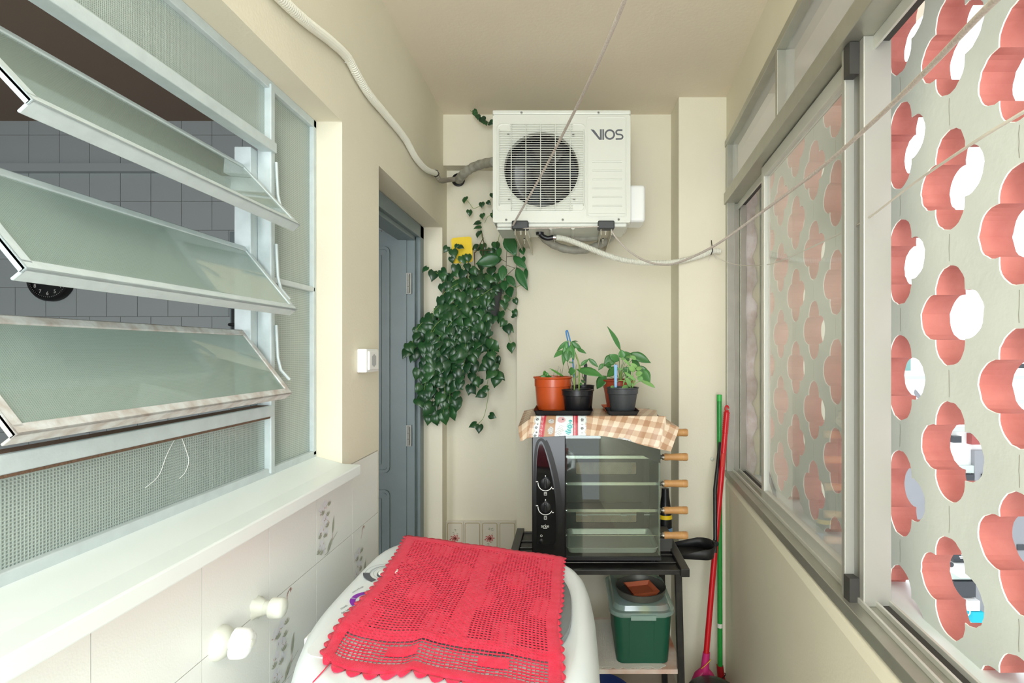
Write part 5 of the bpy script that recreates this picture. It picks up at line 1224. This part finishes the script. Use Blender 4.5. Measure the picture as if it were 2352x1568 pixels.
# ------------------------------------------------------------------ hanging heart-leaf plant in the wall niche
hp = thing('hanging_plant', W(1120, 740, 2.68), 'lush hanging pot plant with dark heart-shaped leaves trailing down the wall beside the door', 'plant')
pc = W(1118, 665, 2.70); b = MB(); b.lathe([(.055, -.145), (.078, -.02), (.082, -.018), (.082, 0), (.076, 0), (.074, -.02)], pc, 36, cap=(True, False)); b.lathe([(.075, -.02), (0, -.015)], pc, 20, cap=(False, True), m=1); b.build('pot_body', [M['potgrey'], M['soil']], hp, 50)
b = MB()
for a in (0, 2.1, 4.2): b.tube([pc+Vector((.078*math.cos(a), .078*math.sin(a), 0)), W(1112, 560, 2.74)], .0012, 5)
b.tube([W(1112, 560, 2.74), W(1106, 530, 2.80), W(1106, 532, 2.84)], .002, 6); b.build('hanger_wire', M['stemb'], hp)
rnd = random.Random(21)
ends = [(942, 800), (950, 812), (966, 850), (972, 905), (984, 935), (962, 915), (1000, 958), (990, 955), (1005, 925), (1018, 950), (1024, 900), (1040, 905), (1052, 880), (1062, 870), (1072, 905), (1048, 930), (1086, 885), (1097, 880), (1140, 868), (1122, 850), (1150, 800), (1005, 800), (992, 740), (978, 790), (1010, 690), (1030, 850), (1020, 780), (1045, 800), (1075, 830), (1085, 780), (1100, 800), (1110, 760), (1125, 790), (1062, 760), (1040, 720), (1020, 740), (1000, 860), (1015, 880), (1035, 820), (1050, 850), (1068, 800), (1055, 700), (1080, 720), (1095, 740), (1025, 700), (1068, 680), (1100, 700), (1130, 720), (1012, 830), (998, 815), (1040, 770), (1030, 940)]
b = MB(); v_ = MB(); hl = 'heart'
def leafat(p, ang=None, size=None, dn=None):
    size = size or rnd.uniform(.030, .050); a = ang if ang is not None else rnd.gauss(0, .55)
    d = Vector((math.sin(a), rnd.uniform(-.5, .05), -math.cos(a))).normalized(); n = Vector((rnd.uniform(-.6, .6), -1, rnd.uniform(-.1, .7)))
    b.leaf(p, p+d*size*1.08, size*.92, n, kind='heart', droop=.5, fold=.10)
for ei, (ex, ey) in enumerate(ends):
    if ei % 3 == 2 and 990 < ex: continue
    sx, sy = rnd.uniform(1085, 1150), 662; d1_, d2_ = rnd.uniform(2.60, 2.74), rnd.uniform(2.60, 2.70) if ex < 1020 else rnd.uniform(2.60, 2.76)
    if ex < 985: d2_ = 2.56+rnd.uniform(0, .05)
    mx = sx+(ex-sx)*.55+rnd.uniform(-10, 10); my = 650+rnd.uniform(-18, 25)+(ey-660)*.22
    P = catmull([W(sx, sy, d1_), W((sx+mx)/2, my-8, (d1_+d2_)/2-.03), W(mx+(ex-mx)*.6, my+(ey-my)*.45, d2_-.02), W(ex, ey, d2_)], 12)
    v_.tube(P, .0011, 5)
    Q = resample(P, .031)
    for k, p in enumerate(Q[1:]):
        leafat(p+Vector((rnd.uniform(-.016, .016), rnd.uniform(-.012, .006), rnd.uniform(-.006, .01))), size=rnd.uniform(.038, .058) if k > 1 else rnd.uniform(.03, .045))
for k in range(48):  # dense cover in front of the pot
    a = rnd.uniform(0, 1); px = 1030+rnd.uniform(-35, 95)+(0 if rnd.random() < .6 else 15); py = 640+rnd.uniform(-25, 150)
    if px > 1120 and py > 740: continue
    leafat(W(px, py, rnd.uniform(2.57, 2.64)), size=rnd.uniform(.038, .056))
# explicit trailing and climbing vines
def vine(P, d, lv, m=None):
    Q = catmull([W(x, y, d+(0 if len(p_) < 3 else p_[2])) for p_ in P for x, y in [p_[:2]]], 8); v_.tube(Q, .0013, 5)
    for x, y, a, s2 in lv: leafat(W(x, y, d-.005), ang=a, size=s2/FPX*d)
vine([(1108, 760), (1120, 800), (1118, 830), (1124, 850), (1118, 890), (1122, 905), (1112, 955), (1098, 974)], 2.70, [(1122, 820, -.8, 20), (1128, 848, 1.3, 22), (1142, 855, .9, 24), (1113, 900, -1.1, 22), (1120, 890, -1.3, 18), (1124, 952, 1.2, 17), (1094, 972, -1.2, 18), (1101, 975, 0, 19), (1104, 870, -.6, 20), (1140, 820, .4, 18), (1134, 790, .9, 16)])
vine([(1140, 680), (1150, 705), (1158, 740), (1168, 770), (1172, 785)], 2.70, [(1148, 715, -.2, 26), (1164, 745, .3, 24), (1160, 735, -.6, 18), (1173, 788, .1, 22), (1168, 752, .9, 16)])
vine([(1150, 700), (1165, 708), (1180, 718)], 2.70, [(1180, 712, .6, 14), (1176, 724, 1.4, 12)])
vine([(1150, 680), (1168, 685), (1184, 682), (1188, 670)], 2.70, [(1182, 686, .4, 14), (1167, 680, -.3, 18), (1158, 690, .2, 22)])
vine([(1090, 650), (1060, 640), (1030, 645), (1005, 628), (985, 618)], 2.62, [(980, 612, -.7, 16), (997, 622, -.1, 24), (1006, 625, 1.1, 12), (1017, 618, .0, 14), (1033, 628, -.2, 24), (1020, 632, .3, 16), (1043, 620, .4, 18)])
vine([(1085, 650), (1060, 610), (1045, 585), (1035, 568)], 2.62, [(1028, 566, -.5, 16), (1040, 572, .3, 22), (1035, 590, .3, 15), (1050, 560, -.4, 12), (1053, 564, 1.2, 14), (1060, 588, .5, 20), (1075, 584, .1, 18), (1048, 608, .1, 24), (1064, 620, -.3, 24), (1072, 605, .3, 18), (1082, 615, .6, 20)])
vine([(1120, 580), (1112, 560), (1105, 535), (1104, 510), (1106, 490)], 2.76, [(1102, 508, -1.2, 16), (1103, 518, -1.2, 16), (1100, 530, -.3, 17), (1107, 490, .1, 14), (1108, 560, .2, 18), (1100, 565, -1.0, 18), (1112, 573, 0, 20), (1128, 570, .1, 20)])
vine([(1128, 458), (1115, 466), (1100, 474), (1087, 478), (1078, 466), (1068, 456)], 2.76, [(1068, 452, -.2, 16), (1078, 482, .1, 14), (1106, 464, .1, 14), (1119, 462, .8, 11), (1131, 443, .3, 15)])
vine([(1131, 492), (1120, 498), (1113, 512)], 2.76, [(1130, 488, .9, 20)])
vine([(1080, 254), (1092, 262), (1105, 272), (1118, 280), (1130, 286)], 2.68, [(1088, 252, .9, 11), (1090, 256, .3, 13), (1097, 262, .1, 14), (1106, 268, .3, 18), (1112, 276, .5, 15), (1122, 282, 1.3, 11), (1127, 280, 1.9, 12)])
vine([(1147, 538), (1144, 560), (1143, 585)], 2.74, [(1138, 556, .2, 20)])
vine([(1155, 650), (1180, 660), (1196, 655)], 2.70, [(1135, 580, .1, 18), (1143, 590, -.3, 20), (1105, 600, 0, 22), (1120, 596, .2, 20), (1128, 612, 0, 24), (1100, 620, -.3, 22), (1112, 628, .3, 22), (1140, 628, .1, 24), (1150, 652, .3, 22), (1128, 650, 0, 24), (1092, 640, -.2, 22), (1085, 618, .1, 20)])
b.build('foliage', M['leafd'], hp, 180); v_.build('vines', M['stem'], hp, 180)
# climber with long oval leaves
cl = thing('climbing_plant', W(1165, 640, 2.72), 'climbing plant with long oval leaves under the left bracket of the air conditioner', 'plant')
c6 = lambda x, y, d: W(900+x/2.85, 500+y/2.85, d)
b = MB(); rnd = random.Random(8)
for bx, by, tx, ty, w, d in ((748, 118, 812, 252, 84, 2.66), (795, 252, 885, 335, 50, 2.67), (815, 325, 888, 476, 62, 2.66), (710, 262, 548, 300, 86, 2.63), (728, 310, 722, 418, 56, 2.66), (752, 378, 812, 452, 48, 2.67), (735, 410, 740, 480, 62, 2.67), (705, 195, 700, 262, 40, 2.68), (770, 450, 780, 520, 60, 2.69), (865, 250, 860, 300, 26, 2.68), (875, 330, 884, 400, 26, 2.70), (850, 192, 862, 242, 40, 2.66), (672, 155, 676, 200, 22, 2.70)):
    b.leaf(c6(bx, by, d), c6(tx, ty, d-.02), w/2.85/FPX*d*1.08, Vector((rnd.uniform(-.4, .4), -1, rnd.uniform(.1, .5))), droop=.15)
b.build('foliage', M['leafm2'] if 'leafm2' in M else mat('deep_oval_leaf', '#24562C', .35, col2='#35703A', island=1), cl, 180, solid=.0006)
b = MB()
for P in ([(752, 118), (753, 200), (750, 280), (745, 360), (735, 450)], [(832, 190), (832, 260), (815, 330)], [(753, 255), (800, 250)], [(751, 310), (806, 330)], [(710, 268), (750, 290)], [(808, 325), (760, 370), (745, 390)], [(745, 460), (700, 520), (690, 560)]):
    b.tube(catmull([c6(x, y, 2.70) for x, y in P], 6), .0014, 6)
for P in ([(570, 212), (650, 212)], [(540, 225), (548, 440)], [(600, 130), (545, 230)], [(600, 240), (720, 275)]):
    b.tube([c6(x, y, 2.72) for x, y in P], .0022, 6)
b.build('stems', M['stemb'], cl, 180)
t = thing('sticky_trap', W(1070, 640, 2.64), 'yellow rounded insect trap card on a stick among the hanging plant leaves', 'insect trap')
b = MB(); q = rrect(-.052, -.066, .052, .066, .014, 5); ctr = W(1061, 574, 2.655)
ff = lambda u, v, o_: ctr+Vector((u*math.cos(.09)+v*math.sin(.09)*.6*-1, o_, v*.98-u*-.08))
b.loft([[ff(u, v, 0) for u, v in q], [ff(u, v, .0025) for u, v in q]]); b.build('card', M['yellow'], t)
b = MB(); b.tube([ctr+Vector((.012, .004, -.055)), ctr+Vector((.024, .02, -.16))], .004, 7); b.build('stick', M['stemb'], t)
